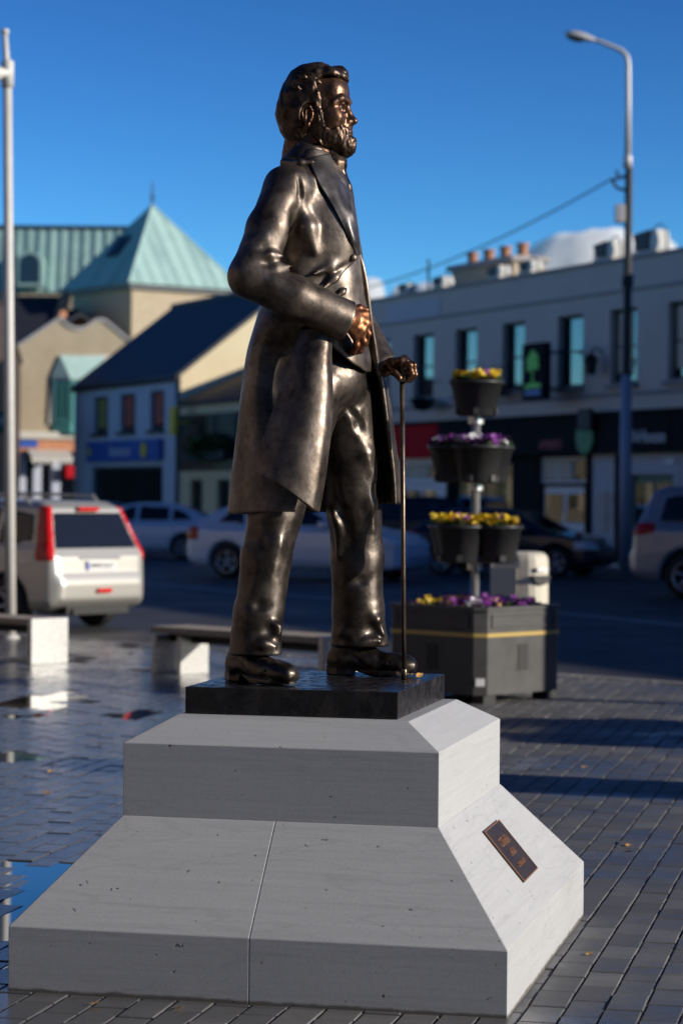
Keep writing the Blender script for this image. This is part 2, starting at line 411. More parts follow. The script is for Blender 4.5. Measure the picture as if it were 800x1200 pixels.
def sd_poly2(u, v, poly):
    d = None; s = None; n = len(poly)
    for i in range(n):
        ax, ay = poly[i]; bx, by = poly[i-1]
        ex, ey = bx-ax, by-ay; wx, wy = u-ax, v-ay
        t = np.clip((wx*ex+wy*ey)/(ex*ex+ey*ey+1e-12), 0, 1)
        q = (wx-ex*t)**2+(wy-ey*t)**2
        d = q if d is None else np.minimum(d, q)
        c1 = v >= ay; c2 = v < by; c3 = ex*wy > ey*wx
        fl = (c1 & c2 & c3) | (~c1 & ~c2 & ~c3)
        s = np.where(fl, -1.0, 1.0) if s is None else np.where(fl, -s, s)
    return (s*np.sqrt(d)).astype(np.float32)
class Field:
    def __init__(s, lo, hi, vs):
        s.lo = np.array(lo, np.float32); s.vs = vs
        s.n = np.ceil((np.array(hi)-s.lo)/vs).astype(int)+1
        s.ax = [(s.lo[i]+np.arange(s.n[i])*vs).astype(np.float32) for i in range(3)]
        s.d = np.full(tuple(s.n), 0.3, np.float32)
    def sl(s, box, pad):
        i0 = np.clip(np.floor((np.array(box[0])-pad-s.lo)/s.vs).astype(int), 0, s.n-1)
        i1 = np.clip(np.ceil((np.array(box[1])+pad-s.lo)/s.vs).astype(int)+1, i0+1, s.n)
        q = tuple(slice(a, b) for a, b in zip(i0, i1))
        return q, s.ax[0][q[0]][:, None, None], s.ax[1][q[1]][None, :, None], s.ax[2][q[2]][None, None, :]
    def add(s, f, k=0.0, pad=None):
        q, x, y, z = s.sl(f.box, (pad if pad is not None else k+.03)); s.d[q] = smin(s.d[q], f(x, y, z), k); return s
    def cut(s, f, k=0.0, pad=None):
        q, x, y, z = s.sl(f.box, (pad if pad is not None else k+.03)); s.d[q] = smax(s.d[q], -f(x, y, z), k); return s
    def keep(s, fn, k=0.0):
        s.d = smax(s.d, fn(*s.grid()), k).astype(np.float32); return s
    def grid(s): return s.ax[0][:, None, None], s.ax[1][None, :, None], s.ax[2][None, None, :]
    def warp(s, fn, box=None, pad=.02):
        if box is None: s.d = (s.d+fn(*s.grid())).astype(np.float32)
        else:
            q, x, y, z = s.sl(box, pad); s.d[q] += fn(x, y, z)
        return s
    def quads(s):
        g = vdb.FloatGrid(0.3); d = np.clip(s.d, -.06, .06).astype(np.float32)
        d[[0,-1],:,:] = .06; d[:,[0,-1],:] = .06; d[:,:,[0,-1]] = .06
        g.copyFromArray(d)
        pts, qs = g.convertToQuads(0.0)
        return (pts*s.vs+s.lo).astype(np.float64), qs
    def mesh(s, name, M=None):
        pts, qs = s.quads()
        if M is not None:
            m = np.array(M); pts = pts@m[:3,:3].T+m[:3,3]
        me = bpy.data.meshes.new(name)
        me.vertices.add(len(pts)); me.vertices.foreach_set('co', pts.astype(np.float32).ravel())
        me.loops.add(qs.size); me.polygons.add(len(qs))
        me.loops.foreach_set('vertex_index', qs[:, ::-1].astype(np.int32).ravel())
        me.polygons.foreach_set('loop_start', np.arange(0, qs.size, 4, dtype=np.int32))
        me.polygons.foreach_set('loop_total', np.full(len(qs), 4, np.int32))
        me.update(); me.validate()
        # outward winding
        bm_v = 0.0; co = pts; q = qs[:, ::-1]
        a, b, c = co[q[:,0]], co[q[:,1]], co[q[:,2]]
        if np.sum(a*np.cross(b, c)) + np.sum(co[q[:,0]]*np.cross(co[q[:,2]], co[q[:,3]])) < 0: me.flip_normals()
        me.polygons.foreach_set('use_smooth', [True]*len(me.polygons))
        return me
def join_mesh(name, ms):
    bm = bmesh.new()
    for m in ms: bm.from_mesh(m)
    me = bpy.data.meshes.new(name); bm.to_mesh(me); bm.free()
    me.polygons.foreach_set('use_smooth', [True]*len(me.polygons))
    return me
def cr1(p, t):
    """Catmull-Rom through rows of p (n,...) at parameters t in 0..n-1"""
    n = len(p); i = np.clip(np.floor(t).astype(int), 0, n-2); f = (t-i)
    g = lambda k: p[np.clip(k, 0, n-1)]
    sh = (-1,)+(1,)*(p.ndim-1); f = f.reshape(sh)
    p0, p1, p2, p3 = g(i-1), g(i), g(i+1), g(i+2)
    p0 = np.where((i-1 < 0).reshape(sh), 2*p1-p2, p0); p3 = np.where((i+2 > n-1).reshape(sh), 2*p2-p1, p3)
    return .5*((2*p1)+(-p0+p2)*f+(2*p0-5*p1+4*p2-p3)*f*f+(-p0+3*p1-3*p2+p3)*f**3)
def sheet(name, net, nu, nv, thick, disp=None):
    """net: rows x cols of 3D points -> smooth cloth sheet with thickness and rolled rim"""
    a = np.array([[list(p) for p in r] for r in net], float)
    a = cr1(a, np.linspace(0, len(a)-1, nv)); a = np.swapaxes(cr1(np.swapaxes(a, 0, 1), np.linspace(0, a.shape[1]-1, nu)), 0, 1)
    du = np.gradient(a, axis=1); dv = np.gradient(a, axis=0)
    n = np.cross(du, dv); n /= np.linalg.norm(n, axis=2, keepdims=True)+1e-9
    if disp is not None: a = a + n*disp(a)[..., None]
    U = np.linspace(0, 1, nu)[None, :]*np.ones((nv, 1)); V = np.linspace(0, 1, nv)[:, None]*np.ones((1, nu))
    top = a+n*thick/2; bot = a-n*thick/2
    vs = np.concatenate([top.reshape(-1, 3), bot.reshape(-1, 3)]); N = nu*nv; fs = []
    for j in range(nv-1):
        for i in range(nu-1):
            p = j*nu+i; fs.append((p, p+1, p+nu+1, p+nu)); fs.append((N+p+nu, N+p+nu+1, N+p+1, N+p))
    ring = [i for i in range(nu)]+[j*nu+nu-1 for j in range(1, nv)]+[(nv-1)*nu+i for i in range(nu-2, -1, -1)]+[j*nu for j in range(nv-2, 0, -1)]
    for k in range(len(ring)):
        p, q = ring[k], ring[(k+1) % len(ring)]; fs.append((q, p, N+p, N+q))
    me = mesh(name, vs, fs)
    bm = bmesh.new(); bm.from_mesh(me); bmesh.ops.recalc_face_normals(bm, faces=bm.faces); bm.to_mesh(me); bm.free()
    me.polygons.foreach_set('use_smooth', [True]*len(me.polygons)); return me

def crease(f, a, b, r, k, add=True):
    """a fold that swells and dies away at both ends"""
    a, b = Vector(a), Vector(b); m = (a+b)/2
    for p, q, r0, r1 in ((a, m, r*.12, r), (m, b, r, r*.12)): (f.add if add else f.cut)(sd_cone(p, q, r0, r1), k)

# ------------------------------------------------------------------ plinth
TH = 0.2229
E1 = Vector((math.cos(TH), -math.sin(TH), 0)); E2 = Vector((math.sin(TH), math.cos(TH), 0))
PC = Vector((-.0596, 8.4916, 0))
pl = thing('statue_plinth', 'stepped pale grey limestone plinth under the bronze statue', 'plinth', PC, -TH)
A_, B_, Z1 = .8075, .9386, .208
A2, B2, Z2, Z3 = .5317, .6195, .5332, .7739
A3, B3, Z4 = .396, .455, .856
def tier(name, x0, x1, y0, y1, g=0.0015):
    """piece of the lower tier between plan lines x0..x1, y0..y1 (outline A_,B_ sloping in to A2,B2)"""
    def top(x, y):   # height of the sloped top at plan position
        k = min((A_-abs(x))/(A_-A2), (B_-abs(y))/(B_-B2)); return Z1+(Z2-Z1)*max(0, min(1, k))
    bm = bmesh.new()
    xs = sorted(set([x0, x1]+[v for v in (-A2, A2) if x0 < v < x1])); ys = sorted(set([y0, y1]+[v for v in (-B2, B2) if y0 < v < y1]))
    pts = {}
    lo, hi = {}, {}
    for i, x in enumerate(xs):
        for j, y in enumerate(ys):
            lo[i, j] = bm.verts.new((x, y, -.05)); hi[i, j] = bm.verts.new((x, y, top(x, y)))
    for i in range(len(xs)-1):
        for j in range(len(ys)-1):
            a, b, c, d = hi[i,j], hi[i+1,j], hi[i+1,j+1], hi[i,j+1]
            # hip line goes along the diagonal from the outer to the inner corner
            cx, cy = (xs[i]+xs[i+1])/2, (ys[j]+ys[j+1])/2
            if cx*cy > 0: bm.faces.new((a, b, c)); bm.faces.new((a, c, d))
            else: bm.faces.new((a, b, d)); bm.faces.new((b, c, d))
    nx, ny = len(xs)-1, len(ys)-1
    for i in range(nx):
        bm.faces.new((lo[i,0], lo[i+1,0], hi[i+1,0], hi[i,0])); bm.faces.new((lo[i+1,ny], lo[i,ny], hi[i,ny], hi[i+1,ny]))
    for j in range(ny):
        bm.faces.new((lo[0,j+1], lo[0,j], hi[0,j], hi[0,j+1])); bm.faces.new((lo[nx,j], lo[nx,j+1], hi[nx,j+1], hi[nx,j]))
    bmesh.ops.recalc_face_normals(bm, faces=bm.faces)
    sharp = [e for e in bm.edges if len(e.link_faces) == 2 and e.calc_face_angle(0) > .3]
    bmesh.ops.bevel(bm, geom=sharp, offset=.0022, segments=1, affect='EDGES')
    me = bpy.data.meshes.new(name); bm.to_mesh(me); bm.free()
    return link(name, me, M['stone'], pl)
JX = -.010; g = .0007
tier('stone_block', -A_, JX-g, -B_, .30-g); tier('stone_block', JX+g, A_, -B_, .52-g)
tier('stone_block', -A_, JX-g, .30+g, B_); tier('stone_block', JX+g, A_, .52+g, B_)
def upper():
    bm = bmesh.new()
    def ring(a, b, z): return [bm.verts.new((sx*a, sy*b, z)) for sx, sy in ((-1,-1),(1,-1),(1,1),(-1,1))]
    r = [ring(A2-.001, B2-.001, Z2-.12), ring(A2-.001, B2-.001, Z3), ring(A3, B3, Z4)]
    for p, q in zip(r, r[1:]):
        for k in range(4): bm.faces.new((p[k], p[(k+1)%4], q[(k+1)%4], q[k]))
    bm.faces.new(r[0][::-1]); bm.faces.new(r[2])
    bmesh.ops.bevel(bm, geom=bm.edges[:], offset=.002, segments=1, affect='EDGES')
    me = bpy.data.meshes.new('stone_block'); bm.to_mesh(me); bm.free(); link('stone_block', me, M['stone'], pl)
upper()
# plaque on the right-hand slope
slope = math.atan2(Z2-Z1, A_-A2); sl_len = math.hypot(Z2-Z1, A_-A2)
pm = Matrix.Translation(((A_+A2)/2, 0, (Z1+Z2)/2)) @ Matrix(((0, -math.cos(slope), math.sin(slope), 0), (1, 0, 0, 0), (0, math.sin(slope), math.cos(slope), 0), (0, 0, 0, 1)))
# plaque frame: x along the slope's length (e2), y up the slope, z outward
PLX, PLY = .0, .005
plate_b = MB().box(-.155, .155, -.108, .108, 0, .006, b=.0015)
M['plaque'] = noisy('plaque_bronze', (.05,.04,.045), (.09,.065,.06), .45, 14, .3, 60, .003, metal=.5)
pmm = pm @ Matrix.Translation((PLX, PLY, .001))
me_ = plate_b.mesh('plaque'); me_.transform(pmm); plaque = link('plaque', me_, M['plaque'], pl)
rim = MB()
for x0, x1, y0, y1 in ((-.1555,.1555,.104,.1085),(-.1555,.1555,-.1085,-.104),(-.1555,-.151,-.104,.104),(.151,.1555,-.104,.104)): rim.box(x0, x1, y0, y1, .0055, .0085)
me_ = rim.mesh('plaque_rim'); me_.transform(pmm); link('plaque_rim', me_, M['letter_copper'], plaque)
for body, y, s in (('CITHEN', .040, .048), ('ofKEN', -.006, .036), ('COMMUNITY', -.054, .026)):
    text_obj('lettering', body, s, M['letter_copper'], plaque, pmm @ Matrix.Translation((0, y, .007)), .004)

# ------------------------------------------------------------------ the bronze figure
YC = 8.50
def S(px, py, dv=0.0): return P(px, py, YC+dv)
SF = 8.5/FPX                                             # metres per survey pixel at the figure
YAW = -TH
F2 = np.array([math.cos(TH), -math.sin(TH)]); L2 = np.array([math.sin(TH), math.cos(TH)])
ZB = .9469
statue = thing('bronze_statue', 'bronze statue of a bearded man in a long open coat leaning on a cane', 'statue', (PC.x, PC.y, Z4), 0)
def part(name, me, m, parent=None): return link(name, me, m, parent or statue, world=True)
# base plate
bo = Vector((-.0101, .0252, 0)); bc = PC+bo
b = MB().box(-.3665, .3665, -.4305, .4305, 0, ZB-Z4, b=.003)
me_ = b.mesh('base_plate'); me_.transform(Matrix.Translation((bc.x, bc.y, Z4+.0005)) @ Matrix.Rotation(-TH, 4, 'Z'))
part('base_plate', me_, M['plate'])

def loft(rows, k=0, power=2.3, cy=.03, shear=0.0):
    """rows: (py, px_back, px_front, half lateral) -> body of stacked rounded sections, fronts along F2"""
    zs, cf, rf, rl = [], [], [], []
    for py, xb, xf, hl in rows:
        c = S((xb+xf)/2, py, cy); zs.append(c.z); cf.append(((xb+xf)/2)); rf.append((xf-xb)/2*SF*1.0); rl.append(hl)
    o = np.argsort(zs); zs = np.array(zs)[o]; cxs = np.array([S(c, 500, cy).x for c in cf])[o]; rf = np.array(rf)[o]; rl = np.array(rl)[o]
    cyw = YC+cy
    def f(x, y, z):
        zz = z
        if shear: zz = z + shear*((x-float(np.mean(cxs)))*F2[0]+(y-cyw)*F2[1])
        cx = np.interp(zz, zs, cxs).astype(np.float32); a = np.interp(zz, zs, rf).astype(np.float32); b = np.interp(zz, zs, rl).astype(np.float32)
        fu = (x-cx)*F2[0]+(y-cyw)*F2[1]; lv = (x-cx)*L2[0]+(y-cyw)*L2[1]
        q = ((np.abs(fu)/a)**power+(np.abs(lv)/b)**power+1e-9)**(1/power)
        d = (q-1)*np.minimum(a, b)
        return np.maximum(d, np.maximum(zs[0]-zz, zz-zs[-1]))
    m = max(rf.max(), rl.max())*1.1
    f.box = (np.array([cxs.min()-m, cyw-m, zs[0]-.06]), np.array([cxs.max()+m, cyw+m, zs[-1]+.06])); return f
fold = lambda a, s, amp: (lambda x, y, z: (amp*vnoise(x*s+a, y*s+2*a, z*s+3*a)).astype(np.float32))

# --- coat: torso and sleeves
torso_rows = [(180,346,391,.10),(193,338,396,.125),(204,330,400,.17),(216,324,405,.215),(240,318,411,.235),(270,315,417,.235),(300,314,422,.225),(325,311,420,.212),(350,306,412,.205),(372,305,402,.20),(386,312,392,.17),(408,326,378,.11)]
lo = S(262,440,-.55); hi = S(472,150,.55)
C = Field((-.46, 7.9, S(0,430).z), (.24, 9.02, S(0,150).z), .0055)
rs = S(334,222,-.165); re = S(292,324,-.285); rw = S(404,374,-.215); rm = S(345,349,-.275)
C.add(sd_ell(S(342,222,-.155), (.078,.080,.078)), .05); ru = S(316,268,-.235)
C.add(sd_cone(rs, ru, .076, .073), .04); C.add(sd_cone(ru, re, .073, .068), .03)
C.add(sd_cone(re, rm, .067, .075), .03)
C.add(sd_cone(rm, rw, .075, .067), .02)
# sleeve end: cut square, hollow cuff
ad = np.array((rw-rm).normalized()); wc = np.array(rw)+ad*.012
def cuff_cut(x, y, z): return -((x-wc[0])*ad[0]+(y-wc[1])*ad[1]+(z-wc[2])*ad[2])
cuff_cut.box = (np.array(S(396,400,-.36)), np.array(S(440,345,-.10))); C.cut(cuff_cut, .004, 0)
C.cut(sd_cone(rw-Vector(ad)*.03, rw+Vector(ad)*.06, .058, .058), .004)
C.add(loft(torso_rows, power=1.8), .014, .05)
ls = S(372,222,.22); le = S(392,325,.33); lw = S(446,428,.13)
C.add(sd_ell(S(366,222,.20), (.078,.080,.078)), .05); C.add(sd_cone(ls, le, .082, .072), .035); C.add(sd_cone(le, lw, .076, .058), .02)
# crook of the elbow: hanging and gathered cloth
for a, b_, r, k in (((296,283,-.31),(322,272,-.28),.016,.02),((297,300,-.335),(331,300,-.30),.015,.02),((300,320,-.335),(344,311,-.28),.015,.02)):
    crease(C, S(*a), S(*b_), r*1.15, k)
for a, b_, r in (((290,291,-.36),(330,287,-.32),.010),((294,309,-.37),(336,304,-.33),.011)):
    crease(C, S(*a), S(*b_), r, .022, False)
# armhole seam, armpit fold
crease(C, S(348,196,-.235), S(357,262,-.225), .007, .012, False)
C.cut(sd_cone(S(349,250,-.245), S(338,292,-.21), .016, .034), .03)
crease(C, S(352,238,-.20), S(370,296,-.19), .020, .035)
# drag folds pulled towards the coat button
for a, b_, r in (((370,346,-.200),(414,307,-.105),.010),((384,356,-.19),(418,328,-.09),.009),((366,322,-.196),(408,302,-.118),.006)):
    crease(C, S(*a), S(*b_), r*1.1, .028)
for a, b_, r in ():
    crease(C, S(*a), S(*b_), r, .016, False)
# chest swell under the lapel
C.add(sd_ell(S(392,272,-.11), (.075,.06,.105)), .06)
C.warp(fold(4.1, 9, .006)); C.warp(fold(9.7, 26, .001))
coat_ms = [C.mesh('coat_body')]
print('torso', len(coat_ms[0].polygons))

def drape(field, pts, off):
    """lay survey points on the near side of a field: first hit along the line of sight, lifted by off"""
    res = []
    o = np.array([0, 0, CAMZ])
    for px, py in pts:
        d = np.array(P(px, py, 8.5))-o; d /= np.linalg.norm(d)
        ts = np.arange(7.6, 9.1, .003); q = o+ts[:, None]*d
        i = np.clip(((q-field.lo)/field.vs).round().astype(int), 0, field.n-1)
        v = field.d[i[:,0], i[:,1], i[:,2]]
        k = np.argmax(v < off) if (v < off).any() else np.argmin(v)
        res.append(Vector(q[k]))
    return res
def drape_net(field, rows, offs):
    return [[drape(field, [p], o)[0] for p, o in zip(r, offs)] for r in rows]
# lapel (near side), laid on the chest
lap = [[(361,187),(372,183),(392,180)],[(367,202),(382,198),(398,196)],[(374,217),(390,213),(403,212)],[(384,233),(397,231),(408,230)],[(394,250),(404,249),(412,248)],[(403,267),(410,266),(416,266)],[(411,284),(415,284),(419,283)],[(417,299),(419,299),(421,298)]]
lapel = sheet('lapel', drape_net(C, lap, (.003, .005, .003)), 22, 70, .010, lambda a: .0015*vnoise(a[...,0]*25, a[...,1]*25, a[...,2]*25))
# coat collar, rolled round the neck
K = Field(tuple(np.array(S(320,215,-.3))), tuple(np.array(S(415,145,.35))), .0045)
K.add(loft([(204,330,398,.14),(195,333,396,.125),(186,338,393,.108),(178,343,389,.094),(172,345,388,.090)], shear=.33))
K.cut(loft([(225,349,386,.085),(155,351,384,.076)], shear=.33), .004)
K.add(sd_cone(S(333,190,-.05), S(352,191,-.13), .013, .014), .02); K.add(sd_cone(S(352,191,-.13), S(366,190,-.13), .014, .010), .015)
K.warp(fold(2.2, 18, .003))
coat_ms.append(K.mesh('collar'))

# --- coat skirts: three hanging panels
rip = lambda amp, s: (lambda a: amp*vnoise(a[...,0]*s, a[...,1]*s, a[...,2]*s*.5)+amp*.14*vnoise(a[...,0]*s*2.7+5, a[...,1]*s*2.7, a[...,2]*s*1.6))
# back panel wraps from the near side (behind the flap) round the back to the far side and forward to the left front edge
back_rows = []
for py, cols in (
  (350, ((372,-.10),(345,-.12),(325,-.13),(311,-.04),(314,.07),(335,.17),(370,.21),(400,.18),(418,.08),(421,.02))),
  (376, ((372,-.17),(345,-.185),(318,-.165),(303,-.05),(305,.08),(330,.20),(370,.245),(405,.21),(428,.10),(432,.02))),
  (410, ((372,-.15),(334,-.135),(306,-.15),(292,-.05),(296,.09),(325,.23),(370,.28),(412,.235),(438,.13),(437,.03))),
  (450, ((366,-.17),(328,-.14),(300,-.145),(285.5,-.045),(290,.10),(322,.25),(372,.30),(420,.26),(449,.16),(447,.05))),
  (500, ((362,-.20),(324,-.165),(296,-.145),(280,-.04),(286,.11),(320,.27),(374,.32),(430,.275),(459,.18),(455,.07))),
  (550, ((358,-.21),(322,-.195),(292,-.15),(274.5,-.035),(281,.12),(318,.28),(376,.335),(438,.29),(466,.20),(461,.09))),
  (600, ((346,-.215),(318,-.20),(289,-.15),(270,-.03),(277,.12),(316,.28),(378,.34),(440,.30),(468,.21),(462,.10)))):
    back_rows.append([S(px, py + (2.5 if i in (2, 3) and py == 600 else 0) - (9 if i >= 7 and py == 600 else 0), dv) for i, (px, dv) in enumerate(cols)])
coat_ms.append(sheet('back_skirt', back_rows, 120, 90, .014, rip(.008, 9)))
# near front flap: swings forward off the hip, convex, with a sharp free back edge
flap_rows = []
for py_, cols in (
  (0, ((352,385,-.185),(364,385,-.215),(376,385,-.225),(385,386,-.21),(388,388,-.185))),
  (1, ((341,418,-.215),(354,420,-.25),(369,421,-.262),(382,421,-.245),(388,421,-.205))),
  (2, ((329,455,-.235),(346,459,-.275),(364,462,-.293),(381,463,-.272),(389,463,-.22))),
  (3, ((317,492,-.25),(337,499,-.297),(358,505,-.317),(378,508,-.292),(386,508,-.23))),
  (4, ((306,525,-.26),(327,536,-.313),(350,547,-.335),(372,553,-.307),(380,554,-.24))),
  (5, ((297,553,-.265),(318,562,-.323),(341,577,-.345),(364,596,-.315),(372,600,-.25)))):
    flap_rows.append([S(*c) for c in cols])
coat_ms.append(sheet('front_flap', flap_rows, 70, 100, .013, rip(.006, 10)))
lf = [[S(*c) for c in r] for r in (((415,286,-.02),(413,286,.03),(405,286,.12)),((422,304,-.03),(420,304,.03),(410,304,.14)),((427,324,-.03),(425,324,.05),(411,324,.17)),((431,350,-.02),(429,350,.07),(408,350,.20)),((434.5,378,.0),(431,378,.09),(404,378,.22)),((438.5,405,.02),(437,405,.12),(412,405,.235)),((443,440,.045),(444,440,.14),(415,440,.25)))]
coat_ms.append(sheet('left_front', lf, 30, 50, .014, rip(.004, 14)))
coat = part('coat', join_mesh('coat', coat_ms), M['bronze'])
part('lapel', lapel, M['bronze_lapel'], coat)
for px, py in ((414,302),(417,345)):
    q = drape(C, [(px, py)], .006)[0]
    bt = MB().lathe([(0,.010),(.007,.0095),(.0125,.006),(.014,0),(.012,-.008)], 14, Matrix.Translation(q) @ Matrix.Rotation(R(25), 4, 'Z') @ Matrix.Rotation(R(90), 4, 'X')).mesh('button')
    bt.polygons.foreach_set('use_smooth', [True]*len(bt.polygons)); part('button', bt, M['bronze'], coat)

# --- waistcoat and shirt front
W = Field(tuple(np.array(S(310,446,-.30))), tuple(np.array(S(446,170,.30))), .005)
W.add(loft([(190,352,396,.07),(215,340,408,.12),(250,335,414,.15),(300,330,423,.17),(340,326,428.5,.175),(380,322,430,.18),(410,320,432,.183),(440,318,433,.185)], cy=.02))
hm = np.array(S(431,436,0)); 
def hemcut(x, y, z):
    fu = (x-hm[0])*F2[0]+(y-hm[1])*F2[1]; return z-hm[2]+np.minimum(fu*.85, 0)
hemcut.box = (np.array(S(310,452,-.32)), np.array(S(450,350,.32))); W.cut(hemcut, .006, .02)
W.cut(loft([(470,300,424,.165),(392,300,423,.165)], cy=.02), .004)
W.warp(fold(6.6, 17, .005))
for px, py, dx, dy in ((402,398,16,6),(398,405,20,8)):
    W.add(sd_cone(S(px,py,-.12), S(px+dx,py+dy,-.08), .007, .005), .01)
waist = part('waistcoat', W.mesh('waistcoat'), M['bronze'])
T = Field(tuple(np.array(S(376,225,-.13))), tuple(np.array(S(414,168,.15))), .0035)
T.add(sd_cone(S(386,183,.01), S(391,193,.01), .045, .05)); T.add(sd_ell(S(396,192,.0), (.020,.030,.026)), .012); T.add(sd_ell(S(394,183,.0), (.016,.022,.018)), .01)
T.add(sd_cone(S(397,198,.0), S(405,222,.0), .020, .026), .012); T.add(sd_ell(S(400,206,.0), (.020,.024,.020)), .01)
T.warp(fold(3.3, 55, .004))
part('cravat', T.mesh('cravat'), M['bronze_hair'])
SC = Field(tuple(np.array(S(370,190,-.13))), tuple(np.array(S(402,160,.15))), .0035)
SC.add(loft([(186,350,394,.085),(172,352,391,.075)], shear=.4)); SC.cut(loft([(200,354,389,.07),(160,356,386,.06)], shear=.4), .003)
part('shirt_collar', SC.mesh('shirt_collar'), M['bronze_skin'])

# --- trousers
TR = Field(tuple(np.array(S(255,778,-.36))), tuple(np.array(S(470,400,.46))), .0055)
TR.add(sd_ell(S(378,445,.03), (.145,.165,.13))); TR.add(sd_cone(S(374,400,.03), S(376,440,.03), .13, .14), .04)
rl = [(366,462,-.055,.112),(345,530,-.075,.106),(324,600,-.095,.094),(312,655,-.105,.088),(303,715,-.115,.084),(298,772,-.12,.089)]
ll = [(398,462,.11,.114),(408,530,.15,.110),(415,600,.185,.098),(418,655,.205,.093),(419.5,715,.225,.093),(420,770,.235,.104)]
for leg in (rl, ll):
    for a, b_ in zip(leg, leg[1:]): TR.add(sd_cone(S(*a[:3]), S(*b_[:3]), a[3], b_[3]), .02)
# front of the left hem rides over the instep; breaks and drag folds
TR.add(sd_cone(S(436,735,.215), S(446,768,.22), .03, .034), .04); TR.add(sd_cone(S(312,742,-.16), S(317,770,-.165), .03, .036), .04)
for a, b_, r, k in (((318,728,-.185),(328,746,-.17),.016,.02),((296,752,-.20),(322,758,-.20),.014,.022),((330,600,-.17),(316,676,-.18),.018,.035),((428,712,.16),(450,744,.165),.018,.025),((400,742,.155),(446,752,.15),.016,.03),
                  ((414,505,.06),(438,560,.10),.022,.03),((404,470,.03),(420,500,.05),.022,.03),((430,560,.10),(436,620,.12),.018,.03),((400,560,.09),(396,650,.125),.018,.035),((380,432,-.11),(398,470,-.07),.018,.03)):
    crease(TR, S(*a), S(*b_), r*1.1, k)
for a, b_, r in (((280,707,-.21),(328,712,-.20),.010),((302,742,-.215),(330,737,-.20),.012),((420,748,.130),(456,730,.15),.010),((386,560,.07),(414,640,.095),.014),((396,690,.12),(450,672,.12),.008),((408,478,.0),(440,520,.05),.012)):
    crease(TR, S(*a), S(*b_), r, .025, False)
TR.warp(fold(1.7, 7, .006)); TR.warp(fold(7.9, 18, .0016)); TR.warp(fold(5.2, 60, .0004))
hr, hl_ = np.array(S(298,767,-.12)), np.array(S(420,757,.235))
mid = (hr[1]+hl_[1])/2+.02
def hem(x, y, z):
    zz = np.where(y < mid, hr[2]+(x-hr[0])*.02, hl_[2]+(x-hl_[0])*.01); return z-zz
hem.box = (np.array(S(255,790,-.40)), np.array(S(470,745,.48))); TR.cut(hem, .006, 0)
TR.cut(sd_cone(S(298,790,-.12), S(298,760,-.12), .074, .074), .004); TR.cut(sd_cone(S(420,785,.235), S(420,752,.235), .086, .086), .004)
part('trousers', TR.mesh('trousers'), M['bronze_dark'])

# --- shoes
def shoe(heel, toe, width):
    Lg = (toe-heel).length; d = (toe-heel)/Lg; ang = math.atan2(d.y, d.x)
    f = Field((-.05, -.085, -.01), (Lg+.03, .085, .17), .0033)
    f.add(sd_cone((.05,0,.075), (.062,0,.135), .046, .044)); f.add(sd_cone((.045,0,.06), (.11,0,.07), .046, .050), .03)
    f.add(sd_cone((.09,0,.085), (.15,0,.062), .045, .042), .03)
    f.add(sd_ell((Lg-.118,0,.045), (.118,width*.98,.042)), .03); f.add(sd_ell((Lg-.052,0,.038), (.056,width*.98,.037)), .02); f.add(sd_ell((Lg-.035,0,.034), (.04,width*.8,.032)), .015)
    f.add(sd_ell((.048,0,.05), (.053,.046,.05)), .02)
    # laces and quarters
    for i in range(4): f.add(sd_cone((.105+i*.018,-.026,.104-i*.011), (.105+i*.018,.026,.104-i*.011), .0055, .0055), .006)
    f.cut(sd_cone((.085,-.06,.09), (.15,-.052,.03), .004, .004), .006); f.cut(sd_cone((Lg-.085,-.07,.05), (Lg-.085,.07,.05), .0035, .0035), .006)
    f.warp(lambda x, y, z: .0025*vnoise(x*40, y*40, z*40))
    def sole(x, y, z):
        u = np.clip(x/Lg, 0, 1); wd = np.interp(u, [0,.12,.32,.62,.82,.93,1], [.030,.046,.038,width+.006,width+.002,.034,.012]).astype(np.float32)
        zl = np.interp(x, [0, .088, .092, .16, Lg], [.0, .0, .022, .002, .006]).astype(np.float32); zh = np.interp(x, [0,.09,.14,Lg], [.036,.034,.022,.022]).astype(np.float32)
        e = np.maximum(np.abs(y)-wd, np.maximum(-x-.004, x-Lg)); return np.maximum(e, np.maximum(zl-z, z-zh))
    sole.box = (np.array((-.02,-.08,-.005)), np.array((Lg+.02,.08,.05)))
    f.cut(lambda_box(lambda x, y, z: z-.016, (-.06,-.1,-.02), (Lg+.05,.1,.03)), .002, 0)
    f.add(sole, .003)
    return f.mesh('shoe', Matrix.Translation(heel) @ Matrix.Rotation(ang, 4, 'Z'))
def lambda_box(fn, lo_, hi_):
    fn.box = (np.array(lo_, float), np.array(hi_, float)); return fn
zb = ZB+.0015
def onbase(px, Y): u = (px-400)*cr + (795-600)*sr; return Vector((u/FPX*Y, Y, zb))
part('shoe', shoe(onbase(272, 8.46), onbase(343, 8.215), .054), M['bronze_dark'])
part('shoe', shoe(onbase(386, 8.775), onbase(486, 8.70), .056), M['bronze_dark'])

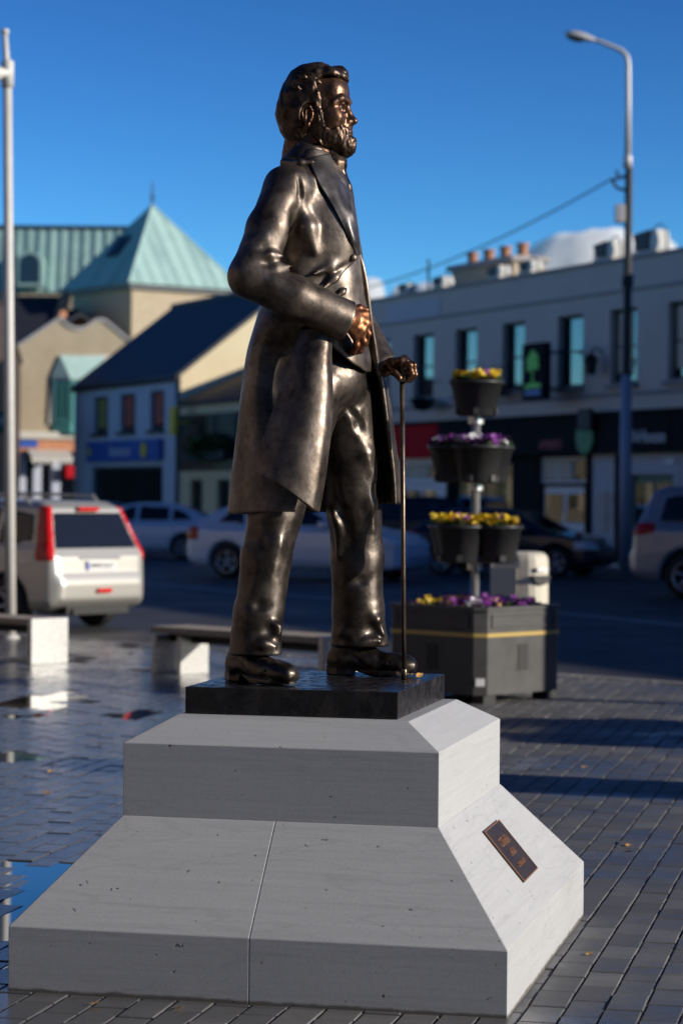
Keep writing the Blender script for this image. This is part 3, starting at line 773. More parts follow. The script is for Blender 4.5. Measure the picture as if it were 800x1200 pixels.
# --- head, with face; then hair and beard as pieces of their own
HC = S(368,120,.03); HM = Matrix.Translation(HC) @ Matrix.Rotation(YAW-.02, 4, 'Z')
hp = lambda px, py: ((px-368)*.00306, -(py-120)*.00299)         # side-view survey -> head frame (forward, up)
H = Field((-.16,-.135,-.30), (.19,.135,.17), .0026)
H.add(sd_ell((.002,0,.014), (.106,.091,.108))); H.add(sd_ell((-.048,0,-.03), (.074,.084,.078)), .03); H.add(sd_ell((.045,0,-.03), (.075,.078,.10)), .03)
H.add(sd_ell((.05,0,-.095), (.078,.068,.072)), .03); H.add(sd_ell((.098,0,-.15), (.040,.044,.034)), .03)
H.add(sd_cone((-.03,0,-.10), (-.045,0,-.24), .068, .076), .03)
H.add(sd_ell((.078,0,.035), (.045,.066,.055)), .03)                                     # forehead
for s in (-1, 1):
    H.add(sd_cone((.088,.070*s,-.012), (.108,.046*s,.004), .007, .0105), .014); H.add(sd_cone((.108,.046*s,.004), (.1215,.016*s,-.003), .0105, .0115), .012)          # brow ridge
    H.add(sd_ell((.081,.050*s,-.062), (.032,.026,.030)), .03)                            # cheekbone
    H.cut(sd_ell((.122,.034*s,-.027), (.022,.022,.0165)), .012)                            # orbit
    H.add(sd_ell((.0905,.0345*s,-.0245), (.0205,.0205,.0205)), .003)                        # eyeball
    H.add(sd_cone((.1105,.0165*s,-.017), (.1135,.033*s,-.0115), .0042, .0048), .004); H.add(sd_cone((.1135,.033*s,-.0115), (.102,.053*s,-.0165), .0048, .0042), .004)
    H.add(sd_cone((.1105,.018*s,-.033), (.110,.034*s,-.038), .0036, .0042), .004); H.add(sd_cone((.110,.034*s,-.038), (.1005,.052*s,-.031), .0042, .0036), .004)
    H.cut(sd_cone((.126,.027*s,-.078), (.116,.038*s,-.096), .003, .003), .010)              # nasolabial
H.add(sd_cone((.114,0,-.014), (.1255,0,-.042), .0125, .0135), .014); H.add(sd_cone((.1255,0,-.042), (.141,0,-.067), .0125, .0125), .006)
H.add(sd_ell((.145,0,-.0715), (.0135,.0125,.0115)), .006)
for s in (-1, 1):
    H.add(sd_ell((.125,.0165*s,-.0745), (.0165,.0105,.0115)), .006); H.cut(sd_ell((.1315,.0095*s,-.0845), (.008,.0042,.005)), .003)
H.add(sd_ell((.112,0,-.098), (.026,.034,.026)), .02)                                       # mouth barrel
H.add(sd_cone((.1325,-.014,-.1115), (.1325,.014,-.1115), .0065, .0065), .006); H.add(sd_cone((.131,-.015,-.125), (.131,.015,-.125), .0075, .0075), .006)
H.cut(sd_cone((.140,-.022,-.118), (.140,.022,-.118), .0035, .0035), .004)
for s in (-1, 1):                                                                          # ears
    ec = np.array((.006, .093*s, -.060))
    H.add(sd_ell(ec+np.array((-.002,.001*s,.0)), (.020,.009,.031)), .006)
    H.cut(sd_ell(ec+np.array((.002,.012*s,.004)), (.0115,.010,.019)), .005)
    pts = [(.012,.006,.017),(.005,.009,.029),(-.009,.011,.031),(-.019,.012,.022),(-.022,.011,.005),(-.018,.009,-.012),(-.009,.007,-.025)]
    for a, b_ in zip(pts, pts[1:]): H.add(sd_cone(ec+np.array((a[0],a[1]*s,a[2])), ec+np.array((b_[0],b_[1]*s,b_[2])), .0050, .0050), .004)
    H.add(sd_ell(ec+np.array((-.002,.006*s,-.034)), (.010,.008,.011)), .005); H.add(sd_cone(ec+np.array((.012,.006*s,-.008)), ec+np.array((.006,.006*s,-.02)), .006, .006), .005)
    H.add(sd_cone(ec+np.array((-.008,.010*s,.018)), ec+np.array((-.010,.009*s,-.014)), .0045, .004), .004)
skin_raw = H.d.copy()
H.warp(lambda x, y, z: .0012*vnoise(x*45, y*45, z*45)+.0006*vnoise(x*110, y*110, z*110))
fig_ms = [H.mesh('head', HM)]
# hair
face_poly = [hp(*p) for p in ((440,95),(408,98),(403,93.5),(394,91.5),(384,93),(378,98),(375,104),(378,109),(382,112),(382.5,124),(383.5,140),(386,170),(440,170))]
HR = Field((-.18,-.145,-.20), (.17,.145,.19), .0026)
HR.add(sd_ell((.002,0,.022), (.116,.103,.119))); HR.add(sd_ell((-.055,0,-.035), (.079,.096,.086)), .04); HR.add(sd_cone((-.045,-.03,-.11),(-.045,.03,-.11),.052,.052), .04); HR.add(sd_cone((-.02,-.06,-.05),(-.02,.06,-.05),.05,.05), .03)
HR.add(sd_cone((.075,-.06,.090), (.092,.0,.096), .020, .020), .03); HR.add(sd_cone((.092,.0,.096), (.075,.06,.090), .020, .020), .03)
HR.add(sd_ell((.098,-.02,.082), (.018,.035,.013)), .02)
q = HR.grid()
HR.d = smax(HR.d, -(sd_poly2(q[0], q[2], face_poly)*np.ones_like(q[1])), .008).astype(np.float32)
for s in (-1, 1):
    HR.cut(sd_ell((.010,.10*s,-.060), (.030,.05,.040)), .012)                              # round the ear
def lock(px0, py0, px1, py1, y0, y1, r):
    a, za = hp(px0, py0); b, zb2 = hp(px1, py1)
    for s in (-1, 1): crease(HR, (a, y0*s, za), (b, y1*s, zb2), r, .006)
for l_ in ((368,92,381,113,.096,.084,.009),(373,97,386,104,.090,.079,.008),(367,102,380,122,.100,.088,.008),(378,112,384,130,.088,.083,.007),(380,124,385,146,.086,.079,.007),(372,112,380,134,.096,.088,.006),
           (362,90,392,88,.090,.060,.010),(370,86,402,90,.075,.045,.010),(356,92,372,100,.102,.096,.009),(380,84,408,92,.05,.022,.009),(382,82,408,94,.03,.006,.009),(350,104,366,112,.108,.104,.008)): lock(*l_)
nape = [hp(*p) for p in ((316,128),(330,140),(341,158),(352,152),(358,140),(300,200),(300,130))]
HR.keep(lambda x, y, z: (-.150-z+.35*(x+.06)), .008)
def strands_h(x, y, z):
    th = np.arctan2(z+.26, x-.01)*2.2; rr = np.sqrt((x-.01)**2+(z+.26)**2)
    wv = vnoise(x*14+3, y*14, z*14)
    n1 = vnoise(th*5+wv*1.0, y*62+wv*1.8, rr*20); n2 = vnoise(th*9+wv*2, y*135+wv*2.5, rr*50+7)
    return (.0046*n1+.0022*n2+.002*wv).astype(np.float32)
HR.warp(strands_h)
# beard: moustache, sideburns, jaw and full chin
BD = Field((-.03,-.11,-.24), (.18,.11,.06), .0024)
sub = BD.grid()
for f_ in (sd_ell((.045,0,-.097), (.092,.080,.085)), sd_ell((.03,0,-.05), (.072,.089,.09)), sd_ell((.104,0,-.142), (.046,.046,.052)), sd_ell((.113,0,-.160), (.036,.038,.036))): BD.add(f_, .025)
bp = [hp(*p) for p in ((372,112),(383,112),(384,126),(385.5,140),(387,152),(394,156),(400,153.5),(405,149.5),(410.5,151),(415,157),(440,157),(440,200),(400,200),(390,180),(378,172),(369,160),(368,146),(374,138),(373,124))]
BD.keep(lambda x, y, z: sd_poly2(x, z, bp)*np.ones_like(y), .007)
for s in (-1, 1):
    BD.add(sd_cone((.1255,.004*s,-.098), (.115,.032*s,-.109), .0100, .0090), .006); BD.add(sd_cone((.115,.032*s,-.109), (.101,.047*s,-.130), .0090, .007), .008)
BD.cut(sd_cone((.151,-.024,-.1160), (.151,.024,-.1160), .0125, .0125), .013)
def strands_b(x, y, z):
    wv = vnoise(x*30, y*30, z*30)
    return (.0030*vnoise(x*95+wv*1.6+z*30, y*95+wv*1.6, z*38+wv)+.0022*vnoise(x*170+wv*2, y*170, z*80)+.0016*wv).astype(np.float32)
BD.warp(strands_b)

# --- hands and the forearms inside the sleeves: one body with the head
def hand(field, wrist, palm, fingers, thumb, rf):
    for k in palm: field.add(sd_cone(wrist, k, rf*2.0, rf*1.45), .014)
    for a, b_ in zip(palm, palm[1:]): field.add(sd_cone(a, b_, rf*1.35, rf*1.3), .010)
    for fg in fingers:
        for i, (a, b_) in enumerate(zip(fg, fg[1:])):
            field.add(sd_cone(a, b_, rf*(1.06-.07*i), rf*(.98-.09*i)), .003 if i else .005)
        for j in fg[:-1]: field.add(sd_ell(j, (rf*1.12,)*3), .004)
    for i, (a, b_) in enumerate(zip(thumb, thumb[1:])): field.add(sd_cone(a, b_, rf*(1.3-.12*i), rf*(1.12-.14*i)), .008)
RH = Field(tuple(np.array(S(392,428,-.30))), tuple(np.array(S(444,344,.0))), .0026)
hand(RH, S(406,373.5,-.21), [S(427,369,-.165), S(427.5,378,-.178), S(423,386.5,-.185), S(416.5,393,-.185)],
     [[S(427,369,-.165), S(431.5,380,-.145), S(430,390,-.125), S(426.5,395,-.115)],
      [S(427.5,378,-.178), S(431,391,-.16), S(428,402,-.138), S(424,406,-.125)],
      [S(423,386.5,-.185), S(426,400,-.168), S(422,410.5,-.145), S(418,413,-.13)],
      [S(416.5,393,-.185), S(418,404,-.17), S(414.5,412,-.148), S(411.5,413,-.135)]],
     [S(412,365,-.19), S(421,361,-.15), S(429,364,-.125)], .0115)
RH.add(sd_cone(S(372,361,-.25), S(406,373.5,-.21), .042, .036), .02)
RH.warp(lambda x, y, z: .0012*vnoise(x*70, y*70, z*70))
fig_ms.append(RH.mesh('right_hand'))
CT = Vector((S(471,443,.06).x, YC+.06, S(471,441,.06).z))            # top of the cane
LH = Field(tuple(np.array(S(425,462,-.09))), tuple(np.array(S(500,402,.24))), .0026)
hand(LH, S(450,430,.11), [S(470,423.5,.015), S(474,422.5,.045), S(475,424,.075), S(472,427,.10)],
     [[S(470,423.5,.015), S(480,428,.005), S(482,438,.010), S(478,444,.020)],
      [S(474,422.5,.045), S(484.5,428,.035), S(486,439,.035), S(481,445,.045)],
      [S(475,424,.075), S(484.5,430,.068), S(485,440.5,.068), S(480,446,.07)],
      [S(472,427,.10), S(480,433,.10), S(480.5,441,.098), S(476,446,.095)]],
     [S(456,428,.05), S(462,436,.018), S(468,443,.012)], .0115)
LH.add(sd_cone(S(430,420,.16), S(450,430,.11), .042, .034), .02)
LH.warp(lambda x, y, z: .0012*vnoise(x*70, y*70, z*70))
fig_ms.append(LH.mesh('left_hand'))
# the trunk that carries them, wholly under the clothes
TK = Field((-.36, 8.05, S(0,470).z), (.22, 8.95, S(0,165).z), .011)
TK.add(loft([(470,326,400,.12),(400,325,405,.13),(300,330,405,.15),(225,338,392,.16),(200,345,386,.10),(170,352,384,.06)]))
TK.add(sd_cone(rs, re, .045, .045), .02); TK.add(sd_cone(re, S(400,371.5,-.215), .045, .04), .02); TK.add(sd_cone(ls, le, .045, .045), .02); TK.add(sd_cone(le, S(448,429,.115), .045, .036), .02)
fig_ms.append(TK.mesh('trunk'))
fig = join_mesh('figure', fig_ms)
fig.materials.append(M['bronze_skin']); fig.materials.append(M['bronze_hand'])
n0 = len(fig_ms[0].polygons); n1 = n0+len(fig_ms[1].polygons)
mi = np.zeros(len(fig.polygons), np.int32); mi[n0:n1] = 1; fig.polygons.foreach_set('material_index', mi)
figure = part('figure', fig, None)
part('hair', HR.mesh('hair', HM), M['bronze_hair'], figure)
part('beard', BD.mesh('beard', HM), M['bronze_hair'], figure)

# --- walking cane
foot_ = Vector((S(473.5,796,.06).x, YC+.06, zb))
cane = MB().tube([foot_, foot_+(CT-foot_)*.5, CT], [.0075,.0083,.0090], 14)
cane.lathe([(0,0),(.0105,0),(.0105,.035),(.0085,.038)], 14, Matrix.Translation(foot_))
cane.lathe([(.0115,-.02),(.019,-.012),(.021,.0),(.019,.012),(.024,.02),(.026,.032),(.02,.046),(0,.05)], 18, Matrix.Translation(CT))
cm = cane.mesh('walking_cane'); cm.polygons.foreach_set('use_smooth', [True]*len(cm.polygons)); part('walking_cane', cm, M['bronze_cane'])

# ------------------------------------------------------------------ ground, road, square
def in_poly(x, y, poly):
    c = False; n = len(poly)
    for i in range(n):
        x1, y1 = poly[i]; x2, y2 = poly[i-1]
        if (y1 > y) != (y2 > y) and x < (x2-x1)*(y-y1)/(y2-y1)+x1: c = not c
    return c
ROADZ = -.10
k1, k2 = G(78, 747), G(800, 800); kd = (k2-k1).normalized(); kn = Vector((-kd.y, kd.x, 0))      # kerb line; kn points to the road
if kn.y < 0: kn = -kn
K0, K9 = k1-kd*45, k2+kd*45
def sheet_poly(name, pts, z, m, kind='structure'):
    o = link(name, mesh(name, [(p[0], p[1], z) for p in pts], [tuple(range(len(pts)))]), m); return tag(o, kind=kind)
sheet_poly('ground', [(-3500,-3500),(3500,-3500),(3500,3500),(-3500,3500)], -.16, M['ground'])
far = 170
sheet_poly('road', [K0-kn*.05, K9-kn*.05, K9+kn*far, K0+kn*far], ROADZ, M['asphalt'])
sheet_poly('square', [K0-kn*.12, K0-kn*120, K9-kn*120, K9-kn*.12], -.014, M['paving_far'])
kb = MB(); L = (K9-K0).length; n = int(L/.9)
ang = math.atan2(kd.y, kd.x)
kroot = thing('kerb', 'pale granite kerb along the edge of the paved square by the road', 'kerb', K0, ang)
kmesh = MB().box(.004, .896, -.125, 0, -.2, .004, b=.008).mesh('kerb_stone'); kmesh.materials.append(M['kerb'])
for i in range(n):
    px = K0+kd*(i*.9)
    if -8 < px.x < 8:
        o = bpy.data.objects.new('kerb_stone', kmesh); COL.objects.link(o); o.parent = kroot; o.location = (i*.9, 0, 0)
def strip(pts_px, wdt, name='road_marking'):
    ps = [G(px, py, ROADZ) for px, py in pts_px]; v = []; f = []
    for i, p in enumerate(ps):
        d = (ps[min(i+1, len(ps)-1)]-ps[max(i-1, 0)]).normalized(); nn = Vector((-d.y, d.x, 0))
        v += [(p+nn*wdt/2)+Vector((0,0,.004)), (p-nn*wdt/2)+Vector((0,0,.004))]
        if i: f.append((2*i-2, 2*i-1, 2*i+1, 2*i))
    return tag(link(name, mesh(name, v, f), M['road_paint']), kind='structure')
strip([(40,669),(170,683),(270,693),(440,706),(660,719),(800,733),(900,742)], .16)
for x in (-60, 40): strip([(480+x,690),(530+x,694)], .12)

# setts of the square: courses run along the plinth's depth, joints staggered
PW, PLn = .12, .24
def plan(i, j): return PC + E1*(i*PW+.06) + E2*((j+(.5 if i % 2 else 0))*PLn)
def dip(x, y):
    """shallow hollows left of the plinth where rain has stayed"""
    m = max(0, min(1, (-.75-x)/.35))*max(0, min(1, (y-7.6)/.8))
    if m <= 0: return 0.0
    n = float(vnoise(np.float32(x*1.5+3.3), np.float32(y*.95), np.float32(.5)))+.5*float(vnoise(np.float32(x*3.7), np.float32(y*2.6+9), np.float32(4.5)))
    n += .34*math.exp(-((x+1.55)/.8)**2-((y-10.9)/1.5)**2)+.35*math.exp(-((x+2.3)/.7)**2-((y-13.6)/.6)**2)-.12
    t = max(0, min(1, (n-.02)/.45)); return .0105*m*t*t*(3-2*t)
view = [(-1.6, 5.6), (1.6, 5.6), (6.0, 27), (-6.0, 27)]
setts = []
for i in range(-70, 70):
    for j in range(-20, 90):
        c = plan(i, j)
        if not in_poly(c.x, c.y, view): continue
        if (c-k1).dot(kn) > -.21: continue
        q = c-PC; a, b_ = q.dot(E1), q.dot(E2)
        if abs(a) < A_-.075 and abs(b_) < B_-.13: continue
        setts.append((c, i, j))
def sett_verts(hw, hl, ch, top, bot): 
    return [(-hw,-hl,bot),(hw,-hl,bot),(hw,hl,bot),(-hw,hl,bot),(-hw,-hl,top-ch),(hw,-hl,top-ch),(hw,hl,top-ch),(-hw,hl,top-ch),(-hw+ch,-hl+ch,top),(hw-ch,-hl+ch,top),(hw-ch,hl-ch,top),(-hw+ch,hl-ch,top)]
SF_ = [(0,1,5,4),(1,2,6,5),(2,3,7,6),(3,0,4,7),(4,5,9,8),(5,6,10,9),(6,7,11,10),(7,4,8,11),(8,9,10,11)]
rnd = random.Random(5)
def visible(c):
    Y = c.y; px = 400+FPX*c.x/Y; py = HOR+CAMZ*FPX/Y
    if not (-15 < px < 815 and py < 1215): return False
    # behind the plinth
    if 143 < px < 590 and 836 < py < 960: return False
    if py > 950 and 143-(py-954)*1.0 < px < 590+(py-920)*.95 and py < 1075: return False
    if 12 < px < 600 and 1075 < py < 1172: return False
    return True
order = sorted([k for k in range(len(setts)) if visible(setts[k][0])], key=lambda k: setts[k][0].y)[:300]
sq = bpy.data.objects['square']
smesh = mesh('sett', sett_verts(PW/2-.0035, PLn/2-.005, .0035, 0, -.06), SF_); smesh.materials.append(M['paver'])
single = set(order); V = []; Fc = []
rot = Matrix.Rotation(-TH, 3, 'Z')
for k, (c, i, j) in enumerate(setts):
    dz = rnd.gauss(0, .0014)-dip(c.x, c.y); tx, ty = rnd.gauss(0, .005), rnd.gauss(0, .004); rz = rnd.gauss(0, .008)
    if k in single:
        o = bpy.data.objects.new('sett', smesh); COL.objects.link(o); o.parent = sq
        o.location = (c.x, c.y, dz); o.rotation_euler = (tx, ty, -TH+rz)
        continue
    m3 = rot @ Matrix.Rotation(rz, 3, 'Z'); nV = len(V)
    for v in sett_verts(PW/2-.0035-rnd.random()*.001, PLn/2-.005, .0035, 0, -.06):
        q = m3 @ Vector(v); V.append((c.x+q.x, c.y+q.y, q.z+dz+v[0]*ty-v[1]*-tx))
    Fc += [tuple(a+nV for a in f) for f in SF_]
so_ = link('sett_field', mesh('sett_field', V, Fc), M['paver'], sq); so_['kind'] = 'stuff'
bed = [(-2.2,5.2),(2.2,5.2),(6.2,26.8),(-6.2,26.8)]
# sandy bed seen in the joints, and the rain water standing in the hollows
def clipk(pts): return [p for p in pts]
sheet_poly('joint_bed', [(-2.0,5.2),(2.0,5.2),(3.3,20.4),(-4.0,27.3)], -.0056, M['bed'])
sheet_poly('puddle', [(-1.55,7.2),(-1.1,7.75),(-.66,9.6),(-.45,10.6),(-.45,19.5),(-4.4,19.5)], -.0044, M['water'])

# fallen leaves
lfm = MB()
lfm.add([(-.5,0,0),(-.25,.22,.05),(.1,.28,.08),(.45,.1,.04),(.6,0,.1),(.45,-.1,.05),(.1,-.28,.1),(-.25,-.22,.03),(0,0,-.01)], [(0,1,8),(1,2,8),(2,3,8),(3,4,8),(4,5,8),(5,6,8),(6,7,8),(7,0,8)])
leaf_lab = ['orange leaf below the lower shadow band right of the plinth', 'orange leaf lying in the lower shadow band right of the plinth', 'orange leaf right of the plaque near the right edge', 'orange leaf just below another right of the plaque',
  'orange leaf close behind the right shoulder of the plinth', 'orange leaf far left on the wet setts level with the upper block', 'orange leaf by the left foot of the sloping plinth', 'orange leaf on the wet setts left of the upper block', 'orange leaf nearest the left edge on the wet setts',
  'orange leaf just left of the upper limestone block', 'orange leaf against the plinth foot at the bottom left', 'orange leaf at the plinth foot right of another', 'orange leaf beside the lower right slope of the plinth', 'orange leaf on the setts at the right foot of the plinth', 'orange leaf behind the plinth below the bench', 'second orange leaf on the wet setts at the far left']
lm = lfm.mesh('fallen_leaf'); lm.materials.append(M['leaf_orange'])
leafs = [(684,900),(673,893),(736,992),(735,1000),(615,905),(62,895),(108,1030),(55,930),(30,912),(118,873),(112,1178),(212,1183),(640,1005),(690,1120),(200,810),(60,905)]
for k, (px, py) in enumerate(leafs):
    o = bpy.data.objects.new('fallen_leaf', lm); COL.objects.link(o); p = G(px, py)
    o.location = (p.x, p.y, .006); o.scale = (.045,)*3; o.rotation_euler = (rnd.uniform(-.3,.3), rnd.uniform(-.3,.3), rnd.uniform(0,6))
    tag(o, leaf_lab[k], 'leaf', 'fallen leaves on the setts')
o = bpy.data.objects.new('fallen_leaf', lm); COL.objects.link(o); p = P(491, 790, 8.62); o.location = (p.x, p.y, ZB+.012); o.scale = (.04,)*3; o.rotation_euler = (.6, -.2, 1)
tag(o, 'orange leaf lying on the dark base plate by the toe of the bronze shoe', 'leaf')

# ------------------------------------------------------------------ the town
FD = Vector((-.410, .912, 0)).normalized()               # along the street front, away from the viewer
FX = -FD; FN = Vector((.912, .410, 0)).normalized()       # local x (viewer's right) and into the wall
FA = P(800, 290, 56.0); FA.z = 0
FRZ = math.atan2(FX.y, FX.x)
def FL(px, py):
    """pixel on the street front -> (distance along the front from FA, height)"""
    u, v = UW(px, py); a = u/FPX
    Y = (FA.x*FD.y - FA.y*FD.x)/(a*FD.y - FD.x)
    return (Vector((a*Y, Y, 0))-FA).dot(FX), CAMZ - v/FPX*Y
def wall(name, x0, x1, z0, z1, holes, m, parent, depth=.22, y=0.0, top=None):
    """wall with reveals round its openings; local x right, y inward. top: polygon points above z1 (gable)"""
    xs = sorted(set([x0, x1]+[h[0] for h in holes]+[h[1] for h in holes])); zs = sorted(set([z0, z1]+[h[2] for h in holes]+[h[3] for h in holes]))
    b = MB()
    for i in range(len(xs)-1):
        for j in range(len(zs)-1):
            cx, cz = (xs[i]+xs[i+1])/2, (zs[j]+zs[j+1])/2
            if any(h[0] < cx < h[1] and h[2] < cz < h[3] for h in holes): continue
            b.add([(xs[i],y,zs[j]),(xs[i+1],y,zs[j]),(xs[i+1],y,zs[j+1]),(xs[i],y,zs[j+1])], [(0,1,2,3)])
    for h in holes:
        a, c, e, g_ = h[:4]; Yb = y+depth
        b.add([(a,y,e),(a,Yb,e),(a,Yb,g_),(a,y,g_)], [(0,1,2,3)]); b.add([(c,y,e),(c,y,g_),(c,Yb,g_),(c,Yb,e)], [(0,1,2,3)])
        b.add([(a,y,e),(c,y,e),(c,Yb,e),(a,Yb,e)], [(0,1,2,3)]); b.add([(a,y,g_),(a,Yb,g_),(c,Yb,g_),(c,y,g_)], [(0,1,2,3)])
    if top: b.add([(p[0], y, p[1]) for p in top], [tuple(range(len(top)))])
    return b.build(name, m, parent)
def window(parent, x0, x1, z0, z1, y, fm, bars_x=1, bars_z=1, f=.07, sill=None, tint_panel=None):
    """sash in an opening: frame > glazing bars, panes, sill"""
    fr = MB()
    for a in ((x0,x0+f,z0,z1),(x1-f,x1,z0,z1),(x0+f,x1-f,z0,z0+f),(x0+f,x1-f,z1-f,z1)): fr.box(a[0], a[1], y, y+.08, a[2], a[3])
    fo = fr.build('window', fm, parent)
    gx = [x0+f+(x1-x0-2*f)*k/bars_x for k in range(bars_x+1)]; gz = [z0+f+(z1-z0-2*f)*k/bars_z for k in range(bars_z+1)]
    for i in range(bars_x):
        for j in range(bars_z):
            MB().box(gx[i]+.015, gx[i+1]-.015, y+.035, y+.045, gz[j]+.015, gz[j+1]-.015).build('pane', M['glass'], fo)
    if bars_x*bars_z > 1:
        br = MB()
        for g_ in gx[1:-1]: br.box(g_-.02, g_+.02, y+.01, y+.06, z0+f, z1-f)
        for g_ in gz[1:-1]: br.box(x0+f, x1-f, y+.012, y+.062, g_-.025, g_+.025)
        br.build('glazing_bar', fm, fo)
    if sill: MB().box(x0-.08, x1+.08, y-.30, y+.0, z0-.12, z0-.002).build('sill', sill, fo)
    if tint_panel:
        cz = z1-f-.02; MB().box(x0+f+.03, x0+(x1-x0)*.62, y+.020, y+.030, z0+(z1-z0)*.15, cz).build('tint_panel', tint_panel, fo)  # coloured panel set in front of the glass
    return fo

# long two-storey grey terrace on the right
xl, _ = FL(418, 400); XR = 26.0; ZT = 7.4
tb = thing('shop_terrace', 'long grey two-storey terrace with shops below on the right side of the street', 'building', FA, FRZ)
WIN = []
for a in ((440,457,401,470),(484,508,396,467),(533,559,388,461),(588,615,378,459),(653,683,372,454),(714,746,363,447),(782,815,355,444)):
    xa, za = FL(a[0], a[3]); xb, zb_ = FL(a[1], a[2]); WIN.append([xa, xb])
z0w, z1w = FL(655, 455)[1], FL(655, 371)[1]
print('windows', z0w, z1w, WIN[:3])
x = WIN[-1][1]+1.7
while x < XR-2: WIN.append([x, x+1.15]); x += 2.85
holes = [(a, b_, z0w, z1w) for a, b_ in WIN]
FZ0, FZ1 = FL(700, 532)[1], FL(700, 488)[1]
wall('wall', xl, XR, FZ1, 6.55, holes, M['render_grey'], tb)
MB().box(xl, XR, -.035, .3, 6.552, 6.63).build('string_course', M['coping'], tb)
MB().box(xl, XR, 0, .3, 6.632, ZT-.09).build('parapet', M['render_grey'], tb)
MB().box(xl-.02, XR, -.06, .36, ZT-.088, ZT).build('coping', M['coping'], tb)
bx0, _ = FL(453, 330); bx1, bz0 = FL(516, 370)
MB().box(bx0, bx1, -.02, -.002, bz0, ZT-.25).build('sign_board', M['render_band'], tb)
MB().box(xl, XR, -.03, .002, z0w-.32, z0w-.2).build('sill_band', M['coping'], tb)
body = MB(); body.box(xl+.02, XR-.02, .34, 9.0, -.1, ZT-.35); body.box(xl+.02, XR-.02, 0.9, 1.0, -.1, ZT-.34); body.build('building_body', M['render_grey'], tb)
for i, (a, b_) in enumerate(WIN):
    window(tb, a, b_, z0w, z1w, .16, M['frame_dark'], 1, 2, .07, M['coping'], M['cream_tint'] if i in (5,6) else None)  # cream panels stand in for the sunlit houses mirrored in two panes
# ground floor: fascias, shopfronts
def fx(px): return FL(px, 510)[0]
def fz(px, py): return FL(px, py)[1]
def shop(x0, x1, fasc, wallm, items, name, label, txt=None):
    s = thing('shopfront', label, 'shopfront', FA+FX*x0, FRZ); w_ = x1-x0
    MB().box(.02, w_-.02, -.28, .30, FZ0, FZ1-.003).build('fascia', fasc, s)
    MB().box(0, w_, -.36, .30, FZ1-.001, FZ1+.09).build('cornice', M['fascia_black'], s)
    hs = [(a, b_, c, d) for k, a, b_, c, d in items]
    wall('wall', .01, w_-.01, -.1, FZ0-.002, hs, wallm, s, .16)
    for k, a, b_, c, d in items:
        if k == 'window': window(s, a, b_, c, d, .10, M['frame_white'] if wallm is M['frame_white'] else M['frame_dark'], 2, 1, .08)
        if k == 'transom': window(s, a, b_, c, d, .10, M['frame_white'], 3, 1, .06, tint_panel=M['cream_tint'])
        if k in ('door', 'green_door'):
            dm = M['frame_white'] if k == 'door' else M['green_paint']
            dd = MB().box(a+.02, b_-.02, .10, .15, c, d-.02)
            do = dd.build('door', dm, s); hw = (b_-a)
            for q in (0, 1):
                MB().box(a+.12+q*(hw/2-.02), a+hw/2-.08+q*(hw/2-.02), .085, .098, c+.95, d-.2).build('pane', M['glass'], do)
            MB().box(a+hw/2-.05, a+hw/2+.05, .06, .098, c+1.0, c+1.15).build('handle', M['rim'], do)
    return s
sx = [xl, fx(523), fx(606), fx(694), fx(797), XR]
w0 = sx[1]-sx[0]
s1 = shop(sx[0]+.02, sx[1], M['fascia_red'], M['frame_white'], [('transom', w0-3.1, w0-.35, 2.02, FZ0-.12), ('door', w0-2.9, w0-.6, 0.0, 1.95), ('window', .6, w0-3.6, .7, 2.3)], 'red', 'white shopfront under a plain red fascia left of the flower tower')
w1 = sx[2]-sx[1]
s2 = shop(sx[1]+.02, sx[2], M['fascia_black'], M['fascia_black'], [('window', .3, w1-.3, .6, FZ0-.15)], 'dark', 'dark shopfront with a wide display window behind the flower tower')
w2 = sx[3]-sx[2]
s3 = shop(sx[2]+.02, sx[3], M['fascia_black'], M['fascia_black'], [('transom', FL(630,510)[0]-sx[2], w2-.35, 1.95, FZ0-.06), ('door', FL(633,510)[0]-sx[2], w2-.4, 0, 1.88)], 'double door', 'black shopfront with white double doors and dim red lettering above')
w3 = sx[4]-sx[3]
s4 = shop(sx[3]+.02, sx[4], M['fascia_black'], M['render_band'], [('green_door', FL(738,510)[0]-sx[3], FL(789,510)[0]-sx[3], 0, 2.15)], 'pub', 'pale pub front with dark green doors and a round green sign on its black fascia')
shop(sx[4]+.02, sx[5], M['fascia_black'], M['render_band'], [('window', .8, 4.5, .7, 2.2), ('window', 7.0, 11.5, .7, 2.2), ('door', 5.0, 6.6, 0, 2.1)], 'end', 'shopfront at the near right end of the grey terrace')
MT = lambda x, z, y=-.29: Matrix.Translation((x, y, z)) @ Matrix.Rotation(R(90), 4, 'X')
text_obj('lettering', 'AMBERS', .34, M['sign_pink'], s3, MT(FL(656,524)[0]-sx[2], fz(656,522)), .02)
for wd_, px_ in (('Irish',748),('House',775)): text_obj('lettering', wd_, .46, M['sign_white'], s4, MT(FL(px_,515)[0]-sx[3], fz(px_,512)), .02)
MB().lathe([(0,-.03),(.42,-.03),(.42,.03),(0,.03)], 20, Matrix.Translation((FL(697,515)[0]-sx[3]+.05, -.33, fz(697,513))) @ Matrix.Rotation(R(90), 4, 'X')).build('round_sign', M['sign_dgreen'], s4)
pa, pb = FL(697,560)[0]-sx[3], FL(722,560)[0]-sx[3]
for q in range(2): MB().box(pa+.12+q*.55, pa+.58+q*.55, -.03, -.004, .75+q*.1, 1.75).build('poster', M['poster'], s4)
MB().box(pb-.02, pb+.14, -.06, -.003, 0, FZ0-.02).build('pilaster', M['fascia_black'], s4)
MB().box(FL(781,540)[0]-sx[3], FL(791,540)[0]-sx[3], -.06, -.004, fz(786,544), fz(786,537)).build('light_panel', M['sign_white'], s4)
